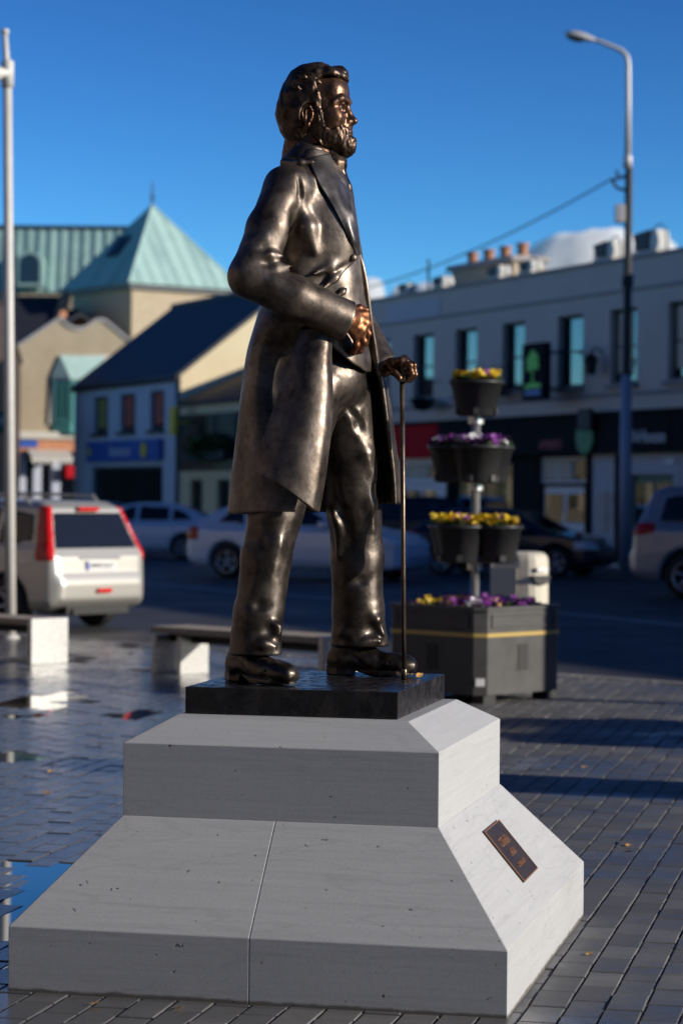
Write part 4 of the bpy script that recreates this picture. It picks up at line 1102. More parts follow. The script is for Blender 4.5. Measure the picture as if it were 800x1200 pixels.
# projecting sign, lanterns, basket
def wallpt(px, py): x, z = FL(px, py); return FA+FX*x+Vector((0,0,z))
def on_front(name, label, cat, px, py, group=None):
    x, z = FL(px, py); return thing(name, label, cat, FA+FX*x+Vector((0,0,z)), FRZ, group)
hs = on_front('hanging_sign', 'dark projecting pub sign with a lime green tree emblem', 'sign', 671, 436)
sh = .70; sw = .58
MB().box(-sw-.35, sw-.35, -.95, -.75, -sh*1.02, sh*1.02, b=.02).build('sign_box', M['fascia_black'], hs)
em = MB()
for cx, cz, r in ((-.13,.26,.17),(.13,.32,.15),(0,.40,.14),(.0,.18,.15),(.2,.14,.11),(-.2,.1,.10)): em.lathe([(0,-.012),(r,-.012),(r,.0),(0,.0)], 16, Matrix.Translation((cx-.35, -.965+cx*.004, cz)) @ Matrix.Rotation(R(90), 4, 'X'))
em.prism([(-.05,-.30),(.03,-.30),(.05,.0),(.03,.2),(-.04,.2),(-.03,-.05)], -.968, -.955, Matrix.Translation((-.35,0,0))); em.prism([(-.42,-.42),(.42,-.42),(.42,-.32),(.1,-.27),(-.1,-.28),(-.42,-.33)], -.966, -.954, Matrix.Translation((-.35,0,0)))
em.build('tree_emblem', M['sign_green'], hs)
MB().box(-.75, .05, -.962, -.952, -.60, -.46).build('name_strip', M['fascia_blue'], hs)
for z_ in (.5, -.4): MB().tube([(-.35,0,z_),(-.35,-.74,z_)], .03).build('bracket', M['dark'], hs)
def lantern(px, py, label):
    l_ = on_front('wall_lantern', label, 'lantern', px, py)
    MB().tube([(0,0,.2),(0,-.2,.35),(0,-.34,.22)], .025).build('bracket', M['dark'], l_)
    MB().lathe([(0,.2),(.05,.2),(.2,.05),(.17,.02),(.12,-.28),(.14,-.3),(0,-.34)], 6, Matrix.Translation((0,-.34,0))).build('lamp_body', M['dark'], l_)
lantern(706, 424, 'black wall lantern between the windows right of the hanging sign')
lantern(567, 445, 'black wall lantern half hidden by the top flower pot')
cb = on_front('wall_box', 'black box fixed to the fascia beside the round green sign', 'box', 704, 490)
MB().box(-.32, .32, -.5, -.38, -.3, .22, b=.03).box(-.1, .1, -.38, -.01, -.1, .1).build('housing', M['dark'], cb)
for px, py in ((515,468),(597,452)):
    hb = on_front('hanging_basket', 'dark blue hanging basket on the grey wall' if px < 550 else 'small hanging basket with orange flowers on the grey wall', 'hanging basket', px, py)
    MB().lathe([(0,-.35),(.25,-.3),(.38,0),(0,.02)], 12, Matrix.Translation((0,-.5,0))).build('basket', M['navy'], hb)
    MB().tube([(0,0,.5),(0,-.5,.5),(0,-.5,0)], .015).build('bracket', M['dark'], hb)
# roof ventilators along the parapet
for k, (px, py, sc, label) in enumerate(((469,338,.55,'leftmost white roof ventilator on the parapet near the statue'),(510,327,.6,'roof ventilator just left of the brick chimney'),(575,315,.65,'roof ventilator standing in front of the brick chimney'),(612,306,.62,'roof ventilator just right of the brick chimney'),(703,293,.85,'roof ventilator left of the lamp pole on the parapet'),(752,284,1.0,'large roof ventilator right of the lamp pole'))):
    xx, zz = FL(px, py); o = thing('roof_ventilator', label, 'ventilator', FA+FX*xx+Vector((0,0,ZT)), FRZ, 'ventilators along the terrace parapet')
    s_ = .62*sc; yy = .18
    MB().box(-s_*.9, s_*.9, yy-.12, yy+.12, -.002, .10).build('foot', M['white_stone'], o)
    MB().prism([(-s_*.75,.12),(s_*.35,.12),(s_*.28,s_*.45),(s_*.40,s_*.92),(-s_*.80,s_*.82),(-s_*.68,s_*.45)], yy-.14, yy+.25).build('louvre', M['dark'], o)
    cw = MB().prism([(s_*.36,.105),(s_*.95,.105),(s_*1.0,s_*.5),(s_*.8,s_*.9),(s_*.42,s_*.9),(s_*.30,s_*.45)], yy-.10, yy+.22); cw.build('cowl', M['white_metal'], o)
    MB().tube([(s_*.3,yy,s_*.95),(s_*.8,yy,s_*1.12),(s_*1.25,yy,s_*.9),(s_*1.35,yy,.0)], .018, 6).build('hoop', M['dark'], o)
# chimney stack with pots
xc0, zc = FL(529, 300); xc1, _ = FL(600, 300)
ch = thing('chimney_stack', 'buff brick chimney stack with orange pots behind the parapet', 'chimney', Vector((P(529,300,72).x, 72, 0)), FRZ)
cw_ = 3.9; ZC = 7.55; MB().box(0, cw_, 0, 1.0, ZT-1.2, ZC+.72).build('stack', M['stock_brick'], ch)
MB().box(-.12, cw_+.12, -.12, 1.12, ZC+.722, ZC+.88).build('cap', M['coping'], ch)
for q in range(4):
    MB().lathe([(0,0),(.17,0),(.15,.30),(.19,.33),(.19,.40),(.12,.40),(.12,.2),(0,.2)], 12, Matrix.Translation((.4+q*(cw_-.8)/3, 1*.5, ZC+.88))).build('chimney_pot', M['terracotta'], ch)
ax, az = FL(448, 345); an = thing('aerial', 'thin roof aerial rising behind the left end of the grey terrace', 'aerial', FA+FX*ax+FN*1.5+Vector((0,0,ZT-.4)), FRZ)
MB().tube([(0,0,0),(0,0,1.6)], .035, 6).build('mast', M['dark'], an)
# the street goes on to the right, out of the picture, and shades the road
nb = thing('shop_terrace', 'rendered terrace next along the street beyond the right edge', 'building', FA+FX*(XR+.1), FRZ)
wall('wall', 0, 34, -.1, 6.7, [(2+4*k, 3.2+4*k, 4.1, 5.9) for k in range(8)]+[(1.5+4*k, 4+4*k, .6, 2.6) for k in range(8)], M['cream_render'], nb)
for k in range(8): window(nb, 2+4*k, 3.2+4*k, 4.1, 5.9, .15, M['frame_white'], 1, 2); window(nb, 1.5+4*k, 4+4*k, .6, 2.6, .15, M['frame_dark'], 2, 1)
MB().box(0, 34, .3, 9, -.1, 6.5).box(-.05, 34.05, -.1, .5, 6.702, 6.8).build('building_body', M['coping'], nb)

def gable_house(name, label, cat, o, rz, w_, d_, ze, zr, wm, rm, holes=(), axis='x', over=.15, left_gable=True):
    """house: front wall on local y=0, ridge along local x"""
    h = thing(name, label, cat, o, rz)
    wall('wall', 0, w_, -.1, ze, list(holes), wm, h)
    for x_, s in ((0, 0), (w_, 1)):
        b = MB(); b.add([(x_,0,-.1),(x_,d_,-.1),(x_,d_,ze),(x_,d_/2,zr),(x_,0,ze)], [(4,3,2,1,0) if not s else (0,1,2,3,4)])
        b.build('gable', (M['cream_render'] if wm is not M['navy'] else M['slate_brown']) if s else wm, h)
    MB().add([(w_,d_,-.1),(0,d_,-.1),(0,d_,ze),(w_,d_,ze)], [(0,1,2,3)]).build('rear_wall', wm, h)
    th_ = .14; sl = (zr-ze)/(d_/2)
    for s in (0, 1):
        yE = -over if s == 0 else d_+over; zE = ze-over*sl
        b = MB().add([(-.06,yE,zE+.03),(w_+.06,yE,zE+.03),(w_+.06,d_/2,zr+.03),(-.06,d_/2,zr+.03),(-.06,yE,zE+.03+th_),(w_+.06,yE,zE+.03+th_),(w_+.06,d_/2,zr+.03+th_),(-.06,d_/2,zr+.03+th_)],
                     [(3,2,1,0),(4,5,6,7),(0,1,5,4),(1,2,6,5),(3,0,4,7),(2,3,7,6)]); b.build('roof', rm, h)
    MB().tube([(-.06,d_/2,zr+.16),(w_+.06,d_/2,zr+.16)], .12, 8).build('ridge_tile', rm, h)
    return h
# lavender house with dark slate roof
ha, hze = FL(88, 452); hb_, hze2 = FL(212, 443)
hw_ = hb_-ha; hze = (hze+hze2)/2
wins = []
for a in ((110,127,462,507),(141,159,461,507),(176,193,458,506)):
    xa, za = FL(a[0], a[3]); xb, zb_ = FL(a[1], a[2]); wins.append((xa-ha, xb-ha, za, zb_))
wz0 = sum(w_[2] for w_ in wins)/3; wz1 = sum(w_[3] for w_ in wins)/3
sx0, sz0 = FL(108, 590); sx1, sz1 = FL(191, 545); fb0, fb1 = FL(150, 541)[1], FL(150, 516)[1]
hol = [(a, b_, wz0, wz1) for a, b_, _, _ in wins]+[(sx0-ha, sx1-ha, .4, sz1-.02)]
HP = FA+FX*ha
hou = gable_house('terraced_house', 'lavender painted house with a dark slate roof and a blue shop sign', 'house', HP, FRZ, hw_, 8.4, hze, 9.1, M['periwinkle'], M['slate'], hol)
for (a, b_, _, _), c in zip(hol[:3], (M['olive_reflection'], M['red_reflection'], M['red_reflection'])): window(hou, a, b_, wz0, wz1, .14, M['frame_dark'], 1, 2, .09, M['slate'], c)  # panels painted in the sunlit colours these panes reflect
window(hou, sx0-ha, sx1-ha, .4, sz1-.02, .14, M['frame_dark'], 3, 1, .1)
MB().box(sx0-ha-.15, sx1-ha+.1, -.22, -.004, fb0, fb1, b=.02).build('fascia', M['fascia_blue'], hou)
text_obj('lettering', 'Insurance', .62, M['sign_white'], hou, MT((sx0+sx1)/2-ha-.1, (fb0+fb1)/2, -.225), .02)
MB().lathe([(0,-.02),(.3,-.02),(.3,.02),(0,.02)], 14, Matrix.Translation((FL(176,527)[0]-ha, -.25, (fb0+fb1)/2)) @ Matrix.Rotation(R(90), 4, 'X')).lathe([(0,-.02),(.16,-.02),(.16,.02),(0,.02)], 14, Matrix.Translation((FL(112,527)[0]-ha, -.25, (fb0+fb1)/2)) @ Matrix.Rotation(R(90), 4, 'X')).build('sign_emblem', M['sign_yellow'], hou)
MB().tube([(hw_-.15,-.06,0),(hw_-.15,-.06,hze-.2)], .06, 8).tube([(-.05,-.14,hze-.12),(hw_+.05,-.14,hze-.12)], .07, 8).build('gutter', M['dark'], hou)
# low dark-roofed pub between the lavender house and the terrace
pw = xl-hb_-.12; ze_p = FL(230, 474)[1]
pub = gable_house('low_pub', 'low house with a brown tiled roof and planted front right of the lavender house', 'house', FA+FX*(hb_+.06), FRZ, pw, 7.6, ze_p, ze_p+1.7, M['cream_render'], M['slate_brown'],
                  [(1.0+2.6*k, 2.2+2.6*k, .8, 2.1) for k in range(5)]+[(1.2+2.6*k, 2.2+2.6*k, 3.1, 4.2) for k in range(5)])
for k in range(5):
    window(pub, 1.0+2.6*k, 2.2+2.6*k, .8, 2.1, .14, M['frame_dark'], 2, 1, .07); window(pub, 1.2+2.6*k, 2.2+2.6*k, 3.1, 4.2, .14, M['frame_dark'], 1, 2, .07)
MB().box(.02, pw-.02, -.06, -.003, 2.4, ze_p-.35).build('painted_band', M['navy'], pub)
ys = thing('shop_sign', 'upright yellow sign on the low pub beside the lavender house', 'sign', FA+FX*(FL(223,495)[0])+Vector((0,0,FL(223,510)[1])), FRZ)
MB().box(-.28, .28, -.7, -.55, 0, 1.0, b=.02).box(-.05,.05,-.55,-.06,.4,.5).build('sign_box', M['sign_yellow'], ys)
def leaf_mass(name, c, r, n, m, parent=None, size=.12, seed=1):
    rr = random.Random(seed); b = MB()
    for k in range(n):
        d = Vector((rr.gauss(0,1), rr.gauss(0,1), rr.gauss(0,1))).normalized()*rr.random()**.45
        p = Vector(c)+Vector((d.x*r[0], d.y*r[1], d.z*r[2])); q = Matrix.Rotation(rr.uniform(0,6.3), 3, 'Z') @ Matrix.Rotation(rr.uniform(-1.3,1.3), 3, 'X'); s = size*rr.uniform(.6,1.3)
        b.add([p+q@Vector(v)*s for v in ((-.5,0,0),(0,-.3,.06),(.5,0,0),(0,.3,.06))], [(0,1,2,3)])
    return b.build(name, m, parent)
wx = FL(250,522)[0]
wb = thing('window_box', 'long window box of trailing green plants on the low pub', 'window box', FA+FX*wx+Vector((0,0,FL(250,535)[1])), FRZ)
MB().box(-2.0, 2.0, -.42, -.08, -.1, .2).build('trough', M['dark'], wb)
leaf_mass('foliage', (0,-.32,.32), (2.1,.3,.5), 700, M['hedge'], wb, .22, 3)

# tan house with the curved gable, sunlit
tY = 106.0; tn = Vector((.30,-.954,0)).normalized(); tx = Vector((-tn.y, tn.x, 0)); trz = math.atan2(tx.y, tx.x)
T0 = P(21, 500, tY); T0.z = 0
def TL(px, py):
    u, v = UW(px, py); a = u/FPX; Y = (T0.x*tx.y-T0.y*tx.x)/(a*tx.y-tx.x)
    return (Vector((a*Y, Y, 0))-T0).dot(tx), CAMZ-v/FPX*Y
tan = thing('gabled_house', 'tan pebble-dashed house with a dipped curved gable and a teal bay window', 'house', T0, trz)
out_ = [TL(px, py) for px, py in ((21,408),(45,392),(66,378),(70,375.5),(74,378),(79,383),(86,386.5),(92,387.5),(99,386.5),(105,383),(111,378.5),(117,377),(123,377.5),(130,383),(148,398),(171,416))]
tz1 = min(out_[0][1], out_[-1][1]); tw = out_[-1][0]
ob0, oz0 = TL(62, 492); ob1, oz1 = TL(112, 430)
front = [(0, 3.7), (tw, 3.7)]+[(x_, z_) for x_, z_ in reversed(out_)]
b = MB().prism(front, 0, .35); b.build('gable_wall', M['tan_dash'], tan)
MB().box(.02, tw-.02, .36, 9, 3.4, tz1-.4).box(.02, tw-.02, 1.2, 9, -.1, 3.39).build('building_body', M['tan_dash'], tan)
cp = MB()
for (xa, za), (xb, zb_) in zip(out_, out_[1:]): cp.add([(xa,-.08,za+.003),(xb,-.08,zb_+.003),(xb,.45,zb_+.003),(xa,.45,za+.003),(xa,-.08,za+.17),(xb,-.08,zb_+.17),(xb,.45,zb_+.17),(xa,.45,za+.17)], [(0,3,2,1),(4,5,6,7),(0,1,5,4),(2,3,7,6),(1,2,6,5),(3,0,4,7)])
cp.build('gable_coping', M['coping'], tan)
for s in (0, 1):
    zr_ = tz1+1.7; xa = -.1 if s == 0 else tw/2; xb = tw/2 if s == 0 else tw+.1
    za, zb_ = (tz1-.1, zr_) if s == 0 else (zr_, tz1-.1)
    MB().add([(xa,.5,za),(xb,.5,zb_),(xb,9.2,zb_),(xa,9.2,za),(xa,.5,za+.14),(xb,.5,zb_+.14),(xb,9.2,zb_+.14),(xa,9.2,za+.14)], [(0,3,2,1),(4,5,6,7),(0,1,5,4),(2,3,7,6),(1,2,6,5),(3,0,4,7)]).build('roof', M['slate'], tan)
# stepped white surround and the bay
sur = [TL(px, py) for px, py in ((57,497),(60,440),(66,434),(70,418),(118,416),(150,416),(150,505),(112,505),(92,503),(75,497))]
b = MB(); b.prism(sur[::-1] if False else [sur[0], sur[9], sur[8], sur[7], sur[6], sur[5], sur[4], sur[3], sur[2], sur[1]], -.12, -.004); b.build('window_surround', M['white_stone'], tan)
bay = MB(); bz0, bz1 = TL(90,495)[1], TL(90,446)[1]; bxa, bxb = TL(62,470)[0], TL(118,470)[0]
bay.zprism([(bxa,-.125),(bxb,-.125),(bxb,-.5),(bxa+.7,-.5)][::-1], bz0-.5, bz0)
bo_ = bay.build('bay_window', M['teal'], tan)
MB().zprism([(bxa-.1,-.122),(bxb+.1,-.122),(bxb+.1,-.6),(bxa+.65,-.6)][::-1], bz1, bz1+.12).add([(bxa-.1,-.13,bz1+.12),(bxb+.1,-.13,bz1+.12),(bxb+.1,-.6,bz1+.12),(bxa+.65,-.6,bz1+.12),(bxa+.3,-.13,bz1+1.1),(bxb+.1,-.13,bz1+1.1)], [(3,2,5,4),(0,3,4),(2,1,5)]).build('bay_roof', M['pale_teal'], bo_)
for (xa, ya, xb, yb) in ((bxa+.05,-.18,bxa+.68,-.46),(bxa+.76,-.48,bxb-.05,-.48)):
    d = Vector((xb-xa, yb-ya, 0)); l_ = d.length; m4 = Matrix.Translation((xa, ya, 0)) @ Matrix.Rotation(math.atan2(d.y, d.x), 4, 'Z')
    fr = MB()
    for a in ((0,.12,0,1),(l_-.12,l_,0,1),(l_/2-.05,l_/2+.05,0,1)): fr.box(a[0], a[1], -.04, .06, bz0+.002, bz1-.002, m4)
    fr.box(.12, l_-.12, -.035, .055, bz0+.003, bz0+.12, m4).box(.12, l_-.12, -.035, .055, bz1-.14, bz1-.003, m4)
    fr.build('frame', M['teal'], bo_)
    MB().box(.12, l_-.12, 0, .02, bz0+.1, bz1-.1, m4).build('pane', M['glass'], bo_)
# shop below: ledge, brick band, blue sign, awning
zl1, zl0 = TL(60,506)[1], TL(60,515)[1]; zb1, zb0 = TL(60,515)[1], TL(60,529)[1]
MB().box(-.2, tw, -.25, .3, zl0+.003, zl1, b=.03).build('ledge', M['white_stone'], tan)
MB().box(-.1, tw, -.10, .3, zb0, zb1).build('brick_band', M['brick_orange'], tan)
MB().box(TL(22,520)[0], TL(44,520)[0], -.16, -.104, TL(30,524)[1], TL(30,516)[1]).build('blue_sign', M['fascia_blue'], tan)
MB().box(-.1, tw, .5, .6, -.1, zb0-.003).build('shop_glass', M['glass'], tan)
pr = MB()
for px in (22, 40, 62, 90): x_ = TL(px,560)[0]; pr.box(x_, x_+.35, .0, .45, -.1, zb0-.003)
pr.build('pier', M['periwinkle'], tan)
aw = thing('awning', 'scalloped white awning over the shop of the tan house', 'awning', T0, trz)
ax0, ax1 = TL(32,530)[0], TL(80,530)[0]; az1, az0 = TL(50,527)[1], TL(50,540)[1]
MB().add([(ax0,-.12,az1),(ax1,-.12,az1),(ax1,-1.2,az0+.15),(ax0,-1.2,az0+.15)], [(0,3,2,1)]).add([(ax0,-.12,az1-.03),(ax1,-.12,az1-.03),(ax1,-1.19,az0+.12),(ax0,-1.19,az0+.12)], [(0,1,2,3)]).build('canopy', M['white_metal'], aw)
nsc = 7; wsc = (ax1-ax0)/nsc; vl = MB()
for k in range(nsc): vl.prism([(ax0+k*wsc, az0+.14),(ax0+k*wsc, az0),(ax0+(k+.5)*wsc, az0-.18),(ax0+(k+1)*wsc, az0),(ax0+(k+1)*wsc, az0+.14)], -1.21, -1.19)
vl.build('valance', M['white_metal'], aw)
rdx = TL(83,553)[0]; rs_ = thing('round_sign', 'small red sign in the shadowed shop doorway of the tan house', 'sign', T0+tx*rdx+Vector((0,0,TL(83,553)[1])), trz)
MB().box(-.3, .3, -.4, -.3, -.28, .28, b=.05).box(-.04,.04,-.3,.0,-.04,.04).build('sign_box', M['fascia_red'], rs_)

# copper-roofed hall with its pyramid turret
def at(px, py, Y): return P(px, py, Y)
tc = at(178, 345, 128.0); ap = at(178, 243, 128.0); hs_ = 4.55*1.0
tz = tc.z; tur = thing('copper_turret', 'square turret with a pale green pyramid copper roof and a finial', 'turret', (tc.x, tc.y, 0), R(36))
hs2 = 3.35
MB().box(-hs2+.3, hs2-.3, -hs2+.3, hs2-.3, -.1, tz-.05).build('wall', M['stock_brick'], tur)
MB().box(-hs2, hs2, -hs2, hs2, tz-.048, tz+.15).build('eaves', M['frame_dark'], tur)
NP = 9
for face in range(4):
    m4 = Matrix.Rotation(face*PI/2, 4, 'Z'); e_ = hs2+.15; hgt = ap.z-tz-.15
    for k in range(NP):
        x0, x1 = -e_+2*e_*k/NP+.02, -e_+2*e_*(k+1)/NP-.02
        up = lambda x_: 1-abs(x_)/e_         # how far up this seam can run before the hip
        pts = [(x0,0),(x1,0),(x1,up(x1))]
        if x0 < 0 < x1: pts.append((0,1))
        pts.append((x0,up(x0)))
        def q(x_, t, o_): 
            return (x_, -e_*(1-t)-o_*.8, tz+.152+hgt*t+o_*.5)
        lo_ = [q(x_, t, 0) for x_, t in pts]; hi_ = [q(x_, t, .06) for x_, t in pts]; n = len(pts)
        MB().add(lo_+hi_, [tuple(range(n-1,-1,-1)), tuple(range(n,2*n))]+[(i,(i+1)%n,n+(i+1)%n,n+i) for i in range(n)], m4).build('copper_panel', M['copper_lite'] if (k*7+face) % 3 else M['copper'], tur)
    sm = MB()
    for k in range(1, NP):
        x_ = -e_+2*e_*k/NP; t = 1-abs(x_)/e_
        sm.tube([q(x_,0,.05), q(x_,t,.05)], .055, 5)
    o = sm.build('standing_seam', M['copper_lite'], tur); o.rotation_euler = (0,0,face*PI/2)
    hp_ = MB().tube([(-e_,-e_,tz+.2),(0,0,ap.z+.06)], .09, 6, m4); hp_.build('hip_roll', M['copper_lite'], tur)
MB().tube([(0,0,ap.z-.1),(0,0,ap.z+1.35)], [.09,.035], 6).lathe([(0,-.14),(.14,0),(0,.14)], 8, Matrix.Translation((0,0,ap.z+.55))).build('finial', M['dark'], tur)
# roof light on the left slope (local -x face)
m4 = Matrix.Rotation(-PI/2, 4, 'Z'); e_ = hs2+.15
def qq(x_, t, o_): return m4 @ Vector((x_, -e_*(1-t)-o_*.8, tz+.15+(ap.z-tz-.15)*t+o_*.5))
rl_ = MB(); vs = [qq(x_, t, o_) for o_ in (.05,.22) for x_, t in ((-.85,.38),(.25,.38),(.25,.62),(-.85,.62))]
rl_.add(vs, [(3,2,1,0),(4,5,6,7),(0,1,5,4),(1,2,6,5),(2,3,7,6),(3,0,4,7)]); rlo = rl_.build('roof_light', M['frame_dark'], tur)
MB().add([qq(x_, t, .225) for x_, t in ((-.75,.41),(.15,.41),(.15,.59),(-.75,.59))], [(0,1,2,3)]).build('pane', M['glass'], rlo)
hY = 140.0; h0 = at(-60, 340, hY); h1 = at(150, 342, hY); htop = at(0, 266, hY).z; hbot = at(0, 342, hY).z
hall = thing('copper_hall', 'long hall with a steep weathered copper roof left of the turret', 'building', (h0.x, hY, 0), 0)
hl = h1.x-h0.x
MB().box(0, hl, 0, 10, -.1, hbot).build('wall', M['stock_brick'], hall)
MB().box(-.1, hl+.1, 1.3, 10, hbot, htop-.02).build('roof_body', M['copper'], hall)
MB().box(-.2, hl+.2, .9, 10.2, htop, htop+.22).build('ridge_capping', M['slate'], hall)
npn = 16
for k in range(npn):
    x0, x1 = hl*k/npn+.03, hl*(k+1)/npn-.03
    MB().add([(x0,-.1,hbot),(x1,-.1,hbot),(x1,1.0,htop),(x0,1.0,htop),(x0,.02,hbot),(x1,.02,hbot),(x1,1.15,htop),(x0,1.15,htop)], [(0,1,2,3),(7,6,5,4),(0,4,5,1),(1,5,6,2),(2,6,7,3),(3,7,4,0)]).build('copper_panel', M['copper_lite'] if (k*5) % 4 == 1 else M['copper'], hall)
    MB().tube([(x0-.03,-.14,hbot),(x0-.03,.96,htop)], .06, 5).build('standing_seam', M['copper'], hall)
dm = thing('arched_shade', 'round-headed dormer patch built to look like a shadow on the copper roof behind the white pole', 'shade', (at(35,330,139).x, 139.2, at(35,335,139).z), 0)  # glazed arch built where only an arched shadow falls on the roof
MB().prism([(-.75,0),(.75,0),(.75,1.3)]+[(.75*math.cos(a), 1.3+.75*math.sin(a)) for a in [PI*k/10 for k in range(1,10)]]+[(-.75,1.3)], 0, 2.4).build('arch_box', M['copper'], dm)
MB().prism([(-.55,.2),(.55,.2),(.55,1.3)]+[(.55*math.cos(a), 1.3+.55*math.sin(a)) for a in [PI*k/10 for k in range(1,10)]]+[(-.55,1.3)], -.03, -.004).build('pane', M['glass'], dm)
# dark-roofed houses in front of the hall, to the left
lh0 = at(-70, 400, 122); lhw = at(62, 400, 122).x-lh0.x
lh = gable_house('slate_house', 'dark slate-roofed house rising left of the tan gable', 'house', (lh0.x, 122, 0), 0, lhw, 9, at(0,402,122).z, at(0,352,126).z, M['brick_orange'], M['slate'], [(1.2,2.4,3.6,5.4),(3.4,4.6,3.6,5.4)])
for a in (1.2, 3.4): window(lh, a, a+1.2, 3.6, 5.4, .14, M['frame_dark'], 1, 2)
MB().tube([(lhw+.1,-.2,at(0,402,122).z-.1),(lhw+.1,4.5,at(0,352,126).z+.25)], .3, 8).build('verge_tiles', M['terracotta'], lh)
b0 = at(60, 372, 124); bx1 = at(152, 372, 124)
bh = gable_house('slate_house', 'plain slate roof between the tan gable and the turret', 'house', (b0.x, 124, 0), 0, bx1.x-b0.x, 8, at(0,398,124).z, at(0,368,128).z, M['render_grey'], M['slate_brown'])
# left edge: house whose front carries the small green sign
el = at(-150, 500, 96); ew = at(-24, 500, 96).x-el.x
eh = gable_house('corner_house', 'dark-fronted house at the left edge behind the white lamp pole', 'house', (el.x, 96, 0), R(-3), ew, 9, 7.2, 9.6, M['navy'], M['slate'], [(1.0,2.3,4.0,5.8),(3.4,4.7,4.0,5.8),(1,4.6,.5,2.5)])
for a, c, d, e in ((1.0,2.3,4.0,5.8),(3.4,4.7,4.0,5.8),(1,4.6,.5,2.5)): window(eh, a, c, d, e, .14, M['frame_white'], 2, 1)
gs = thing('shop_sign', 'small green fascia sign at the left edge behind the white lamp pole', 'sign', at(3,497,94.5), 0)
MB().box(-.9, .45, -.12, .12, -.35, .5, b=.02).build('sign_box', M['green_paint'], gs)
text_obj('lettering', 'N', .5, M['sign_white'], gs, Matrix.Translation((.1,-.125,.1)) @ Matrix.Rotation(R(90), 4, 'X'), .02)
MB().box(-.1, .0, .12, 1.7, -.05, .05).build('bracket', M['dark'], gs)
# houses that close the square out of the picture: left of the street; three more added round the viewer for the light
def terrace(x, y, rz, w_, zt, wm, label, n):
    hs = [(1+3.2*k, 2.2+3.2*k, z_, z_+1.8) for k in range(n) for z_ in (.9, 4.2, 7.3) if z_+2.2 < zt]
    t_ = gable_house('terraced_house', label, 'house', (x, y, 0), rz, w_, 9, zt, zt+3.2, wm, M['slate'], hs)
    for a, b_, c, d in hs: window(t_, a, b_, c, d, .14, M['frame_white'], 1, 2)
terrace(-64, 101, 0, 45, 4.3, M['cream_render'], 'long cream terrace closing the street left of the view', 13)
terrace(-34, 64, R(62), 16, 7.2, M['stock_brick'], 'buff brick terrace on the left of the street outside the view', 4)
terrace(-44, 46, R(62), 18, 7.8, M['cream_render'], 'cream terrace further left of the street outside the view', 5)
terrace(-17, -12, R(90), 54, 9.6, M['dark_brick'], 'long brown brick terrace added left of the square outside the view to bounce light', 16)  # added for warm bounce off its sunlit front and to hide low sky
terrace(34, -17, R(180), 34, 9.8, M['stock_brick'], 'tall brick terrace added behind the viewer right of centre to block sky', 10)  # unseen row added to cut sky fill and darken bronze reflections
terrace(-1, -16, R(180), 34, 10.5, M['render_grey'], 'tall grey terrace added behind the viewer left of centre to block sky', 10)  # second added row blocking the sky behind the viewer

# ------------------------------------------------------------------ clouds low over the roofs
def cloud(name, blobs, Y, vs):
    sc = Y/FPX; c = [(P(px, py, Y), r*sc) for px, py, r in blobs]
    lo_ = np.min([np.array(p)-r*1.3 for p, r in c], axis=0); hi_ = np.max([np.array(p)+r*1.3 for p, r in c], axis=0)
    f = Field(lo_/100, hi_/100, vs/100)
    for k, (p, r) in enumerate(c): f.add(sd_ell(np.array(p)/100, (r/100, r/100*1.3, r/100*.8)), r/300, r/100*.6)
    q = 100/(sc*16)
    f.d = np.where(f.d > .29, .06*5, f.d)
    f.warp(lambda x, y, z: (sc*4/100*vnoise(x*q, y*q, z*q)+sc*2/100*vnoise(x*q*2.6, y*q*2.6, z*q*2.6)).astype(np.float32))
    me = f.mesh(name, Matrix.Scale(100, 4)); me.materials.append(M['cloud'])
    return tag(link(name, me), kind='stuff')
cloud('cloud', [(690,296,34),(660,300,32),(715,290,30),(640,310,30),(612,318,26),(590,322,22),(735,300,28),(770,300,26),(690,320,40),(640,335,40),(560,334,22),(530,342,22),(500,348,22),(475,350,20),(740,320,36),(600,345,34)], 1500.0, 4)
cloud('cloud', [(437,336,13),(428,340,14),(440,346,14),(420,350,16),(432,352,18)], 1450.0, 2.5)

# ------------------------------------------------------------------ cars
def car_field(side, top, front, arches, vs, k=.05):
    L0, L1 = side[0], side[1]
def poly_bounds(p): a = np.array(p); return a.min(0), a.max(0)
class CarShape:
    """body = meeting of a side outline, a plan outline and a cross-section, rounded; panels are cut from the same skin"""
    def __init__(s, side, plan, sect, axles, wr, vs=.028, k=.07):
        s.side, s.plan, s.sect, s.axles, s.wr, s.vs = side, plan, sect, axles, wr, vs
        (x0, z0), (x1, z1) = poly_bounds(side); wy = max(y for y, z in sect)
        s.f = Field((x0-.1, -wy-.1, z0-.1), (x1+.1, wy+.1, z1+.1), vs)
        x, y, z = s.f.grid()
        a = sd_poly2(x, z, side); b = sd_poly2(x, y, plan); c = sd_poly2(np.abs(y), z, sect)
        s.skin = smax(smax(a*np.ones_like(y), b*np.ones_like(z), k), c*np.ones_like(x), k).astype(np.float32)
        d = s.skin.copy()
        for ax in axles:
            r = np.sqrt((x-ax)**2+(z-wr)**2)-(wr+.055)
            d = smax(d, -np.maximum(r*np.ones_like(y), .50-np.abs(y)), .02)
        s.body = d.astype(np.float32)
    def body_mesh(s): s.f.d = s.body; return s.f.mesh('body')
    def panel(s, region, lift=.010, name='panel'):
        x, y, z = s.f.grid()
        d = np.maximum(s.skin-lift, region(x, y, z)*np.ones_like(s.skin)); d = np.maximum(d, -(s.skin+.06))
        s.f.d = d.astype(np.float32); return s.f.mesh(name)
